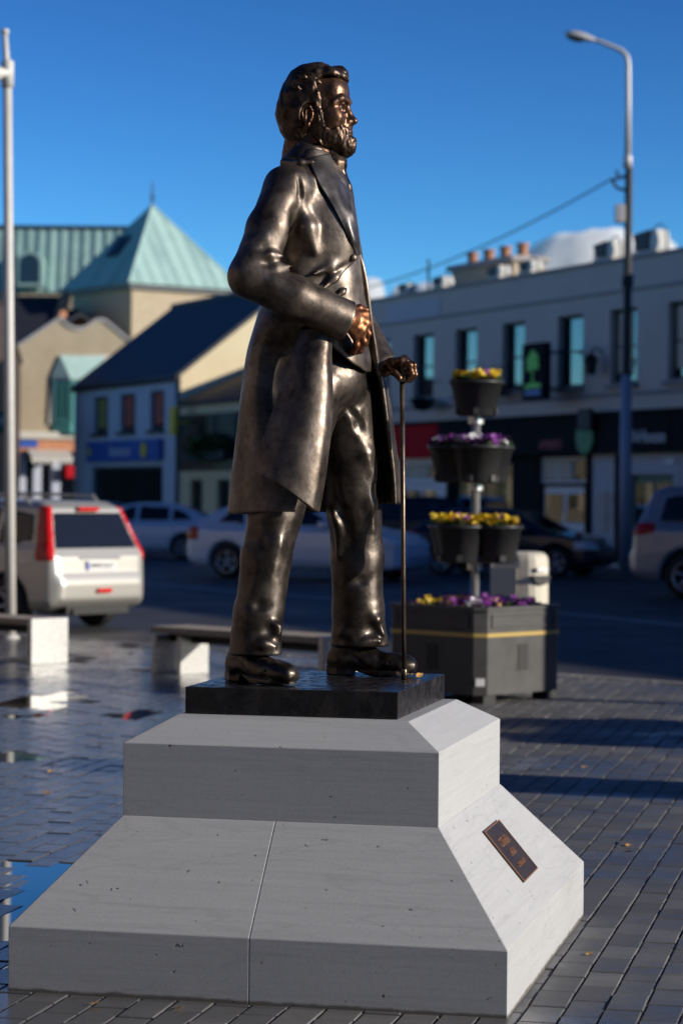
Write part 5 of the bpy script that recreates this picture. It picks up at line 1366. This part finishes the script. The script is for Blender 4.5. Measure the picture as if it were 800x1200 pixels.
def wheel_meshes(r, w_):
    t = MB().lathe([(r*.66,-w_/2),(r*.9,-w_/2),(r*.98,-w_*.36),(r,-w_*.2),(r,w_*.2),(r*.98,w_*.36),(r*.9,w_/2),(r*.66,w_/2)], 28).mesh('tyre')
    rm = MB().lathe([(r*.68,-w_*.42),(r*.68,w_*.44),(r*.60,w_*.47),(r*.58,w_*.30)], 28)
    rm.lathe([(0,w_*.36),(r*.14,w_*.36),(r*.15,w_*.22),(0,w_*.2)], 14)
    for k in range(5):
        m4 = Matrix.Rotation(2*PI*k/5, 4, 'Z')
        rm.add([(-r*.055,r*.1,w_*.22),(r*.055,r*.1,w_*.22),(r*.09,r*.62,w_*.26),(-r*.09,r*.62,w_*.26),(-r*.05,r*.1,w_*.38),(r*.05,r*.1,w_*.38),(r*.07,r*.62,w_*.42),(-r*.07,r*.62,w_*.42)], [(3,2,1,0),(4,5,6,7),(0,1,5,4),(1,2,6,5),(2,3,7,6),(3,0,4,7)], m4)
    rmm = rm.mesh('rim'); dk = MB().lathe([(0,-w_*.1),(r*.67,-w_*.1)], 24).mesh('brake_disc')
    for m_ in (t, rmm): m_.polygons.foreach_set('use_smooth', [True]*len(m_.polygons))
    t.materials.append(M['tyre']); rmm.materials.append(M['rim']); dk.materials.append(M['dark']); return t, rmm, dk
class Car:
    def __init__(s, shape, wins, rear_glass, screen, tails, heads, W, plate_z, plate_x, pillar=()):
        s.sh = shape; s.W = W; s.pm = []
        P2 = lambda poly: (lambda x, y, z: np.maximum(sd_poly2(x, z, poly), .3-np.abs(y)))
        s.body = shape.body_mesh()
        s.parts = []
        for poly in wins:
            for sgn in (1, -1):
                s.parts.append(('window', shape.panel(lambda x, y, z: np.maximum(sd_poly2(x, z, poly), .35-sgn*y), .008, 'window'), 'car_glass'))
        s.parts.append(('rear_window', shape.panel(rear_glass, .008, 'rear_window'), 'car_glass'))
        s.parts.append(('windscreen', shape.panel(screen, .008, 'windscreen'), 'car_glass'))
        for sgn in (1, -1):
            s.parts.append(('tail_lamp', shape.panel(lambda x, y, z: tails(x, y*sgn, z), .014, 'tail_lamp'), 'red_lamp'))
            s.parts.append(('headlight', shape.panel(lambda x, y, z: heads(x, y*sgn, z), .014, 'headlight'), 'white_lamp'))
        s.parts = [p for p in s.parts if len(p[1].polygons)]
        s.wh = wheel_meshes(shape.wr, .21); s.plate = (plate_x, plate_z)
    def place(s, name, label, loc, heading, paint, group=None, extra=None, cat='car', detail=True):
        t = thing(name, label, cat, loc, heading, group)
        bm_ = s.body.copy(); bm_.materials.clear(); o = link('body', bm_, M[paint], t)
        for n_, me, m_ in s.parts:
            q = me
            if not q.materials: q.materials.append(M[m_])
            link(n_, q, None, t)
        for ax in s.sh.axles:
            for sg in (1, -1):
                wo = bpy.data.objects.new('wheel', s.wh[0]); COL.objects.link(wo); wo.parent = t
                wo.location = (ax, sg*(s.W/2-.135), s.sh.wr); wo.rotation_euler = (R(-90*sg), 0, 0)
                for me in s.wh[1:]:
                    c = bpy.data.objects.new(me.name.split('.')[0], me); COL.objects.link(c); c.parent = wo
        x_, z_ = s.plate
        po = MB().box(x_-.03, x_, -.26, .26, z_-.057, z_+.057).build('number_plate', M['plate_white'], t)
        MB().box(x_-.032, x_-.0302, .215, .258, z_-.053, z_+.053).build('country_band', M['plate_blue'], po)
        for sg in (1, -1):
            MB().box(.55, .75, .0, .17, 0, .13, Matrix.Translation((.05, sg*(s.W/2-.06)-(.17 if sg < 0 else 0), s.mz)), b=.04).build('door_mirror', M[paint], t)
        return t
# tall estate-bodied SUV
suv_sh = CarShape([(-2.12,.33),(-2.24,.42),(-2.26,.62),(-2.19,.76),(-2.17,.95),(-2.10,1.08),(-1.90,1.58),(-1.72,1.66),(-.3,1.70),(.15,1.66),(.42,1.58),(1.10,1.12),(1.9,1.0),(2.18,.86),(2.26,.60),(2.22,.36),(2.0,.24),(-1.95,.26)],
  [(-2.27,-.70),(-2.10,-.86),(-1.6,-.885),(1.6,-.885),(2.1,-.80),(2.3,-.55),(2.3,.55),(2.1,.80),(1.6,.885),(-1.6,.885),(-2.10,.86),(-2.27,.70)],
  [(-.2,.1),(.80,.22),(.875,.40),(.885,.70),(.87,1.0),(.80,1.12),(.655,1.58),(.56,1.69),(.3,1.75),(-.2,1.75)], (-1.34, 1.34), .345)
sw_ = [[(-1.78,1.13),(-1.70,1.50),(-1.15,1.56),(-1.10,1.10)],[(-1.02,1.10),(-1.08,1.565),(-.22,1.59),(-.20,1.10)],[(-.12,1.10),(-.14,1.59),(.14,1.56),(.40,1.48),(.92,1.12)]]
trap = lambda y, z, w0, w1, z0, z1: np.maximum(np.maximum(z0-z, z-z1), np.abs(y)-(w0+(w1-w0)*(z-z0)/(z1-z0)))
def suv_tail(x, y, z): return np.maximum(np.maximum(.90-z, z-1.60), np.maximum(np.maximum(x+1.90-(z-.9)*.25, .785-(z-.90)*.30-y), -.0+(-2.4-x)))
def suv_head(x, y, z): return np.maximum(np.maximum(.74-z, z-.94), np.maximum(1.85-x, .42-y))
suv = Car(suv_sh, sw_, lambda x, y, z: np.maximum(trap(y, z, .735, .60, 1.06, 1.52), x+1.75), lambda x, y, z: np.maximum(trap(y, z, .72, .58, 1.16, 1.56), .2-x), suv_tail, suv_head, 1.77, .84, -2.175)
suv.mz = 1.05
sal_sh = CarShape([(-2.08,.30),(-2.20,.42),(-2.20,.62),(-2.14,.86),(-2.02,.98),(-1.62,1.22),(-1.2,1.40),(-.55,1.46),(0,1.455),(.35,1.38),(1.15,.97),(1.85,.84),(2.15,.66),(2.22,.46),(2.15,.26),(1.9,.2),(-1.9,.22)],
  [(-2.22,-.62),(-2.05,-.80),(-1.5,-.86),(1.5,-.86),(2.0,-.76),(2.24,-.45),(2.24,.45),(2.0,.76),(1.5,.86),(-1.5,.86),(-2.05,.80),(-2.22,.62)],
  [(-.2,.08),(.78,.2),(.85,.36),(.86,.62),(.84,.86),(.77,.97),(.62,1.36),(.54,1.44),(.3,1.50),(-.2,1.50)], (-1.28, 1.36), .315)
lw_ = [[(-1.50,1.02),(-1.30,1.22),(-.98,1.33),(-.95,.99)],[(-.88,.99),(-.90,1.34),(-.10,1.375),(-.08,.98)],[(0,.98),(-.02,1.375),(.22,1.32),(.92,.97)]]
def sal_tail(x, y, z): return np.maximum(np.maximum(.70-z, z-.95), np.maximum(x+1.86, .52-y))
def sal_head(x, y, z): return np.maximum(np.maximum(.58-z, z-.77), np.maximum(1.76-x, .38-y))
sal = Car(sal_sh, lw_, lambda x, y, z: np.maximum(trap(y, z, .66, .52, 1.04, 1.36), x+1.1), lambda x, y, z: np.maximum(trap(y, z, .68, .54, 1.02, 1.35), .25-x), sal_tail, sal_head, 1.72, .72, -2.145)
sal.mz = .95
# silver SUV with the sun on its tail
hd = math.atan2(kd.y, kd.x)+PI+R(4)                              # along the kerb, nose away to the left
rp = G(118, 734, ROADZ)                                      # where its near-side rear wheel stands
dv_, lv_ = Vector((math.cos(hd), math.sin(hd), 0)), Vector((-math.sin(hd), math.cos(hd), 0))
c1 = rp+dv_*1.34+lv_*.75
a1 = suv.place('parked_car', 'pale silver SUV with tall red tail lamps stopped beside the square', Vector((c1.x, c1.y, ROADZ)), hd, 'champagne', 'cars in the street'); a1.scale = (.96,)*3
for wd_, yy_ in (('04', .15), ('WH', .04), ('2617', -.13)): text_obj('lettering', wd_, .085, M['dark'], a1, Matrix.Translation((-2.21,yy_,.84)) @ Matrix.Rotation(R(-90), 4, 'Z') @ Matrix.Rotation(R(90), 4, 'X'), .003)
MB().box(-2.285, -2.255, -.12, .12, .50, .55).build('fog_lamp', M['red_lamp'], a1)
for sg in (1, -1): MB().box(-2.235, -2.18, sg*.66-.045, sg*.66+.045, .50, .56).build('reflector', M['red_lamp'], a1)
MB().box(-1.98, -1.90, -.18, .18, 1.535, 1.585, b=.01).build('brake_light', M['red_lamp'], a1)
MB().tube([(-2.10,.0,1.08),(-2.07,.02,1.13),(-1.985,.30,1.32)], .014, 6).build('wiper', M['dark'], a1)
MB().box(-2.19, -2.15, -.36, .36, .925, .955, b=.01).build('chrome_strip', M['rim'], a1)
MB().box(-2.15, -1.6, -.55, .55, .22, .33).tube([(-2.2,.45,.26),(-1.7,.45,.26)], .04, 8).build('underbody', M['dark'], a1)
for sg in (1, -1): MB().tube([(-1.5,sg*.60,1.66),(-1.4,sg*.62,1.735),(.0,sg*.62,1.755),(.15,sg*.60,1.69)], .022, 6).build('roof_rail', M['galv'], a1)
# silver saloon behind the bronze legs, nose to the right
def car_at(px, py, along, side, heading, shape):
    """stand a car so that the wheel at (along, side) touches the road at a pixel"""
    p = G(px, py, ROADZ); d = Vector((math.cos(heading), math.sin(heading), 0)); l_ = Vector((-d.y, d.x, 0))
    q = p-d*along-l_*side; q.z = ROADZ; return q
h2 = R(-24)
a2 = sal.place('parked_car', 'silver saloon seen between the bronze legs with its nose to the right', car_at(268, 678, -1.28*1.1, -.72*1.1, h2, sal), h2, 'blue_silver', 'cars in the street'); a2.scale = (1.1,)*3
h3 = R(176)
sal.place('parked_car', 'silver saloon further back facing left in front of the lavender house', car_at(216, 655, -1.28+0*1.36, .72, h3, sal), h3, 'blue_silver', 'cars in the street')
h4 = R(-27)
sal.place('parked_car', 'dark navy saloon facing right in front of the white shop doors', car_at(652, 677, 1.36, -.72, h4, sal), h4, 'navy', 'cars in the street')
h5 = R(-22)
suv.place('parked_car', 'dark blue car behind the lowest ring of flower pots', car_at(566, 655, 1.34, -.75, h5, suv), h5, 'navy', 'cars in the street')
h6 = R(-20)
suv2 = Car(suv_sh, sw_, lambda x, y, z: np.maximum(trap(y, z, .70, .56, 1.10, 1.50), x+1.75), lambda x, y, z: np.maximum(trap(y, z, .72, .58, 1.16, 1.56), .2-x),
    lambda x, y, z: np.maximum(np.maximum(.92+.12*(x+2.2)-z, z-1.12), np.maximum(x+1.82, .5-y)), suv_head, 1.77, .84, -2.175); suv2.mz = 1.05
a6 = suv2.place('parked_car', 'grey silver SUV cut by the right edge with its rear wheel showing', car_at(806, 703, -1.34*1.14, -.75*1.14, h6, suv2), h6, 'grey_silver', 'cars in the street'); a6.scale = (1.14,)*3
h7 = R(120)
sal.place('parked_car', 'dark car just behind the tail of the pale silver SUV', car_at(157, 650, -1.28, -.72, h7, sal), h7, 'navy', 'cars in the street')
sal.place('parked_car', 'dark car parked by the white shopfront behind the flower tower', car_at(738, 655, 1.36, -.72, h4, sal), h4, 'navy', 'cars in the street')
# car added outside the picture to cast a long shadow over the square
suv.place('parked_car', 'silver SUV added beyond the right edge to cast a shadow on the square', (6.4, 15.2, 0), R(170), 'silver', 'cars in the street')

# ------------------------------------------------------------------ flower tower in its planter
pc = Vector((P(556, 700, 19.2).x, 19.2, 0)); prz = -R(44)
h_ = .50
plt = thing('street_planter', 'black octagon-cornered planter with a gold band holding up the tiers of flowers', 'planter', pc, prz)
cut_ = .075
def octo(r, c): return [(-r+c,-r),(r-c,-r),(r,-r+c),(r,r-c),(r-c,r),(-r+c,r),(-r,r-c),(-r,-r+c)]
def ringwall(o_, i_, z0, z1, b):
    n = len(o_); 
    vs = [(x,y,z) for z in (z0,z1) for x,y in o_]+[(x,y,z) for z in (z0,z1) for x,y in i_]
    fs = []
    for k in range(n):
        j = (k+1)%n; fs += [(k,j,n+j,n+k),(2*n+j,2*n+k,3*n+k,3*n+j),(n+k,n+j,3*n+j,3*n+k),(j,k,2*n+k,2*n+j)]
    return b.add(vs, fs)
ringwall(octo(h_,cut_), octo(h_-.05,cut_*.8), .07, .715, MB()).build('planter_wall', M['planter'], plt)
ringwall(octo(h_+.012,cut_), octo(h_-.055,cut_*.8), .717, .745, MB()).build('rim', M['planter'], plt)
ringwall(octo(h_+.007,cut_), octo(h_-.01,cut_), .515, .545, MB()).build('gold_band', M['gold'], plt)
for k in range(4):
    m4 = Matrix.Rotation(k*PI/2, 4, 'Z')
    b = MB(); 
    for a in ((-.38,.38,.585,.60),(-.38,.38,.675,.69)): b.box(a[0], a[1], -h_-.010, -h_+.004, a[2], a[3], m4)
    for a in ((-.38,-.365),(.365,.38)): b.box(a[0], a[1], -h_-.010, -h_+.004, .60, .675, m4)
    b.build('panel_frame', M['planter'], plt)
    MB().box(-.06, .06, -h_-.006, -h_+.004, .25, .45, m4, b=.003).build('side_panel', M['dark'], plt)
    MB().box(-.44, -.30, -h_+.02, -h_+.14, 0, .071, m4).build('foot', M['dark'], plt)
MB().box(-h_+.06, h_-.06, -h_+.06, h_-.06, .60, .67).build('soil', M['soil'], plt)
MB().box(-.035, .035, -.002, .002, -.03, .03, Matrix.Translation((h_-cut_/2+.003, -h_+cut_/2-.003, .17)) @ Matrix.Rotation(R(45), 4, 'Z')).build('sticker', M['plate_white'], plt)
tw_ = thing('flower_tower', 'steel pole with three tiers of black pots of yellow and purple pansies', 'flower tower', (pc.x, pc.y, .67), 0)
MB().lathe([(0,0),(.075,0),(.075,.05),(.036,.06),(.034,1.92),(0,1.92)], 18).build('pole', M['pole_steel'], tw_, True)
def pot(cx, cy, z0, z1, r0, r1, a):
    m4 = Matrix.Translation((cx, cy, 0)) @ Matrix.Rotation(a, 4, 'Z')
    b = MB().lathe([(0,z0),(r0*.92,z0),(r0,z0+.015),(r1,z1-.03),(r1+.018,z1-.028),(r1+.018,z1),(r1-.012,z1),(r1-.02,z1-.05),(0,z1-.05)], 28, m4)
    o = b.build('flower_pot', M['black_plastic'], tw_, True)
    for k in range(5):
        aa = a+.6+2*PI*k/5; rr = r0+(r1-r0)*.16
        MB().box(-.022, .022, -.006, .010, z0+.012, z0+.062, Matrix.Translation((cx+rr*math.cos(aa), cy+rr*math.sin(aa), 0)) @ Matrix.Rotation(aa-PI/2, 4, 'Z')).build('drain_slot', M['planter'], o)
rf_ = random.Random(11)
def pansies(tiers, name_parent, seed, density=1.0):
    """tiers: list of (cx, cy, radius or half-size, z, kind, colours, square)"""
    rr = random.Random(seed); lf_ = MB(); fl = {'yellow': MB(), 'purple': MB(), 'white_petal': MB(), 'dark': MB()}
    for cx, cy, r, z, cols, sq_, cnt in tiers:
        for k in range(int(cnt*3.2)):
            if sq_: x_, y_ = rr.uniform(-r, r), rr.uniform(-r, r); c4 = math.cos(prz); s4 = math.sin(prz); x_, y_ = x_*c4-y_*s4, x_*s4+y_*c4
            else: a = rr.uniform(0, 2*PI); q = r*math.sqrt(rr.random())*1.05; x_, y_ = q*math.cos(a), q*math.sin(a)
            s = rr.uniform(.026, .055); m4 = Matrix.Translation((cx+x_, cy+y_, z+rr.uniform(-.02, .06))) @ Matrix.Rotation(rr.uniform(0, 6.28), 4, 'Z') @ Matrix.Rotation(rr.uniform(-1.1, .5), 4, 'X')
            lf_.add([(-.5*s,0,0),(0,-.35*s,.1*s),(1.1*s,0,.35*s),(0,.35*s,.1*s)], [(0,1,2,3)], m4)
        for k in range(cnt):
            if sq_: x_, y_ = rr.uniform(-r, r), rr.uniform(-r, r); 
            else: a = rr.uniform(0, 2*PI); q = r*math.sqrt(rr.random()); x_, y_ = q*math.cos(a), q*math.sin(a)
            col = cols(x_, y_, rr)
            if sq_: x_, y_ = x_*math.cos(prz)-y_*math.sin(prz), x_*math.sin(prz)+y_*math.cos(prz)
            s = rr.uniform(.022, .031); hz = rr.uniform(.035, .10)
            m4 = Matrix.Translation((cx+x_, cy+y_, z+hz)) @ Matrix.Rotation(rr.uniform(0, 6.28), 4, 'Z') @ Matrix.Rotation(rr.uniform(.3, 1.25), 4, 'X')
            vs = [(0,0,.0)]; fs = []
            for p_ in range(5):
                a0 = 2*PI*p_/5; n0_ = len(vs)
                vs += [(s*1.0*math.cos(a0-.5), s*math.sin(a0-.5), .12*s), (s*1.25*math.cos(a0), s*1.25*math.sin(a0), .25*s), (s*math.cos(a0+.5), s*math.sin(a0+.5), .12*s)]
                fs += [(0,n0_,n0_+1,n0_+2)]
            fl[col].add(vs, fs, m4); fl['dark'].lathe([(0,.004),(s*.28,.003)], 6, m4)
    o = lf_.build('pansy_leaves', M['leaf'], name_parent); o['kind'] = 'stuff'
    for c, b in fl.items():
        if b.v: o = b.build({'yellow':'yellow_pansies','purple':'purple_pansies','white_petal':'white_pansies','dark':'pansy_centres'}[c], M[c] if c != 'dark' else M['purple'], name_parent); o['kind'] = 'stuff'
yel = lambda x_, y_, r: 'yellow' if r.random() < .88 else 'purple'
pur = lambda x_, y_, r: 'purple' if r.random() < .9 else 'white_petal'
zb_ = .67
zt = lambda py: P(556, py, 19.2).z-zb_
T1 = (zt(488), zt(446)); T2 = (zt(566), zt(522)); T3 = (zt(659), zt(615))
pot(0, .0, T1[0], T1[1], .155, .205, .3)
for k in range(3):
    a = R(-80+120*k); pot(.155*math.cos(a)-.02, .155*math.sin(a), T2[0], T2[1], .15, .20, a)
for k in range(4):
    a = R(-128+90*k); pot(.205*math.cos(a), .205*math.sin(a), T3[0], T3[1], .15, .195, a)
tiers = [(0,0,.185,T1[1]-.03,yel,False,130)]
for k in range(3): a = R(-80+120*k); tiers.append((.155*math.cos(a)-.02,.155*math.sin(a),.18,T2[1]-.03,pur,False,95))
for k in range(4): a = R(-128+90*k); tiers.append((.205*math.cos(a),.205*math.sin(a),.175,T3[1]-.03,yel,False,95))
pansies(tiers, tw_, 4)
for z_ in (T1[0]-.01, T2[0]-.01, T3[0]-.01): 
    MB().lathe([(.036,-.05),(.06,-.05),(.06,.02),(.036,.02)], 14, Matrix.Translation((0,0,z_))).build('collar', M['pole_steel'], tw_)
bed_ = thing('pansy_bed', 'bed of purple and yellow pansies planted in the top of the black planter', 'flowers', (pc.x, pc.y, .672), 0)
def bedcol(x_, y_, r):
    if abs(x_+.12) < .16 and y_ < .1: return 'yellow' if r.random() < .7 else 'purple'
    return 'white_petal' if (x_-.30)**2+(y_+.34)**2 < .008 else ('purple' if r.random() < .93 else 'yellow')
pansies([(0,0,.41,.02,bedcol,True,330)], bed_, 8)
MB().box(-.40,.40,-.40,.40,0,.012, Matrix.Rotation(prz,4,'Z')).build('soil_surface', M['soil'], bed_)
# litter bin
bp_ = P(614, 700, 21.6); bn = thing('litter_bin', 'cream and grey litter bin with a round-topped slot behind the planter', 'bin', (bp_.x-.02, 21.6, 0), R(-18)); bn.scale = (1.12, 1.12, 1.0)
b = MB(); pts = [(-.20,-.17),(.02,-.17)]+[(.04+.17*math.sin(a), -.17*math.cos(a)) for a in [PI*k/10 for k in range(1,10)]]+[(.02,.17),(-.20,.17)]
bmz = bmesh.new(); 
b.zprism(pts, .06, 1.0)
for kk in range(4):
    s0, s1 = [1,.985,.93,.80,.55][kk:kk+2]; z0, z1 = [1.0,1.04,1.075,1.10,1.11][kk:kk+2]; n = len(pts)
    b.add([(x_*s0, y_*s0, z0) for x_, y_ in pts]+[(x_*s1, y_*s1, z1) for x_, y_ in pts], [(i,(i+1)%n,n+(i+1)%n,n+i) for i in range(n)]+([tuple(range(n,2*n))] if kk == 3 else []))
b.build('bin_body', M['bin_cream'], bn)
MB().box(-.215, -.202, -.175, .175, .05, 1.02).box(-.216,.0,-.178,-.1705,.05,.97).build('side_plate', M['bin_cream'], bn)
sl_ = MB(); arc = [(.085*math.cos(a), .90-.085*math.sin(a)) for a in [PI*k/8 for k in range(9)]]
ms_ = Matrix.Translation((.155, -.085, 0)) @ Matrix.Rotation(R(52), 4, 'Z')
sl_.prism([(x_, z_) for x_, z_ in reversed(arc)], -.045, .02, ms_); sl_.build('slot', M['dark'], bn)
MB().box(-.05,.05,-.003,.003,-.02,.02, ms_ @ Matrix.Translation((0,-.045,.955))).build('badge', M['plate_white'], bn)
MB().box(-.19,.17,-.15,.15,-.01,.06).build('base', M['dark'], bn)
# post outside the picture whose shadow crosses the planter, and a column added to cast a shadow band
for k, (x_, y_, hh, r_) in enumerate(((7.5, 17.25, 3.4, .09), (8.2, 11.2, 2.6, .42))):
    if k == 0:
        ps = thing('sign_post', 'grey sign post on the square beyond the right edge', 'post', (x_, y_, 0)); MB().lathe([(0,0),(r_,0),(r_,hh),(0,hh)], 12).box(-.3,.3,-.03,.03,hh-.6,hh-.1).build('post', M['lamp_grey'], ps)
    else:
        ps = thing('shadow_column', 'round column added beyond the right edge to cast a shadow band', 'column', (x_, y_, 0)); MB().lathe([(0,0),(r_+.06,0),(r_+.06,.3),(r_,.3),(r_,hh),(r_+.1,hh),(r_+.1,hh+.15),(0,hh+.5)], 20).build('drum', M['planter'], ps)

# ------------------------------------------------------------------ benches and the pole on the left
def bench(name_label, o, rz, L_, group):
    b_ = thing('bench', name_label, 'bench', o, rz, group); D = .44; H_ = .42
    MB().box(.0, L_-.062, -D/2-.004, D/2+.004, H_-.058, H_, b=.006).build('seat', M['bench_wood'], b_)
    MB().box(L_-.06, L_, -D/2, D/2, 0, H_+.006, b=.004).build('end_panel', M['galv'], b_)
    MB().box(.004, .064, -D/2+.012, D/2-.012, 0, H_-.077, b=.004).build('end_panel', M['galv'], b_)
    MB().box(.30, .345, -D/2+.05, D/2-.05, 0, H_-.077, b=.004).build('inner_panel', M['galv'], b_)
    MB().box(.004, L_-.064, -.03, .03, H_-.14, H_-.077).build('rail', M['dark'], b_)
    return b_
brz = math.atan2(kd.y, kd.x)
bl = G(176, 789); bdir = Vector((math.cos(brz), math.sin(brz), 0)); bd2 = Vector((-bdir.y, bdir.x, 0))
bench('timber-topped bench with steel ends just left of the bronze legs', bl+bd2*.22, brz, 2.15, 'benches on the square')
br_ = G(37, 779); o2 = br_-bdir*2.15+bd2*.22
bench('bench by the left edge with a bright steel end panel facing the sun', o2, brz, 2.15, 'benches on the square')
wp = G(13, 748); wpl = thing('lamp_column', 'slim white lamp column at the left edge behind the bench', 'lamp column', wp, 0)
zt_ = P(7, 40, wp.y).z; zc_ = P(10, 96, wp.y).z; zd_ = P(10, 78, wp.y).z; dxp = P(6.5, 40, wp.y).x-wp.x; dxm = P(9.5, 95, wp.y).x-wp.x
MB().tube([(0,0,0),(dxm*.5,0,zc_/2),(dxm,0,zc_)], [.060,.055,.048], 14).build('column', M['white_metal'], wpl, True)
MB().tube([(dxm,0,zc_),(dxp,0,zt_)], [.036,.03], 12).lathe([(0,zt_),(.042,zt_),(.042,zt_+.05),(0,zt_+.06)], 12, Matrix.Translation((dxp,0,0))).build('upper_tube', M['white_metal'], wpl, True)
MB().tube([(dxm+.02,0,zc_+.09),(dxm-1.0,-.1,zc_+.09)], .075, 10).lathe([(.06,zc_-.06),(.068,zc_-.06),(.068,zc_+.22),(.045,zc_+.24)], 14, Matrix.Translation((dxm,0,0))).build('arm', M['white_metal'], wpl, True)
MB().lathe([(0,0),(.10,0),(.10,.01),(.085,.03),(0,.03)], 14).build('base_collar', M['white_metal'], wpl)
# tall street lamp on the far pavement
ly = 54.0; lb = P(732, 600, ly); lamp = thing('street_lamp', 'tall street lamp with a curved arm on a dark pole before the terrace', 'street lamp', (lb.x, ly, ROADZ), 0)
zz = lambda py: P(733, py, ly).z-ROADZ
xx_ = lambda px, py: P(px, py, ly).x-lb.x
MB().tube([(0,0,0),(0,0,zz(440))], [.135,.12], 14).build('sleeve', M['pole_blue'], lamp, True)
MB().tube([(0,0,zz(441)),(.02,0,zz(196))], [.095,.085], 12).box(-.11,.13,-.11,.11,zz(336),zz(322)).build('pole', M['pole_dark'], lamp)
arm = [(xx_(735,197),0,zz(197)),(xx_(735.5,120),0,zz(120)),(xx_(735.5,75),0,zz(75)),(xx_(734,66),0,zz(66)),(xx_(729,60),0,zz(60)),(xx_(718,55),0,zz(55)),(xx_(703,49),0,zz(49)),(xx_(694,46),0,zz(46))]
MB().tube(arm, [.075,.065,.06,.058,.055,.05,.045,.045], 12).lathe([(.07,0),(.10,0),(.10,.25),(.07,.3)], 12, Matrix.Translation(arm[0])).build('arm', M['lamp_grey'], lamp, True)
hd_ = MB(); hb0 = Vector((xx_(698,48),0,zz(48))); hb1 = Vector((xx_(661,40),0,zz(40.5)))
dd_ = (hb1-hb0); Lh = dd_.length; mh = Matrix.Translation(hb0) @ dd_.to_track_quat('X', 'Z').to_matrix().to_4x4()
prof = [(0,.05,.05),(.12,.08,.07),(.35,.14,.11),(.6,.16,.13),(.85,.13,.10),(.97,.07,.05),(1,.01,.01)]
vs = []; fs = []; nn = 14
for t_, wy, hz in prof:
    for k in range(nn):
        a = 2*PI*k/nn; vs.append((t_*Lh, wy*math.cos(a), (hz*math.sin(a) if math.sin(a) > 0 else hz*.55*math.sin(a))))
for i in range(len(prof)-1):
    for k in range(nn): fs.append((i*nn+k, i*nn+(k+1)%nn, (i+1)*nn+(k+1)%nn, (i+1)*nn+k))
hd_.add(vs, fs, mh).build('lamp_head', M['lamp_grey'], lamp, True)
MB().lathe([(0,-.10),(.07,-.085),(.115,-.03),(.12,0)], 14, mh @ Matrix.Translation((.62*Lh,0,-.02)) @ Matrix.Diagonal((2.0,1,1,1))).build('lamp_glass', M['car_glass'], lamp, True)
MB().box(xx_(721,250)-.02, xx_(729,250)+.04, -.12, .12, zz(261), zz(240), b=.02).build('junction_box', M['lamp_grey'], lamp)
brk = MB()
for (pa, pb) in (((735,206),(716,211)),((735,224),(722,220)),((722,220),(716,210)),((722,200),(724,206))): brk.tube([(xx_(*pa),0,zz(pa[1])),(xx_(*pb),0,zz(pb[1]))], .035, 6)
brk.build('insulator_arm', M['pole_dark'], lamp)
c0 = P(716, 210, ly); c1_ = P(432, 337, 76.0); cabs = []
for k in range(17):
    t_ = k/16; p = c0.lerp(c1_, t_); p.z -= .5*4*t_*(1-t_)*.5; cabs.append(p)
cbo = MB().tube(cabs, .022, 6).build('overhead_cable', M['cable']); tag(cbo, 'thin black cable sagging from the lamp pole to the far roofs', 'cable')
print('objects', len(bpy.data.objects))
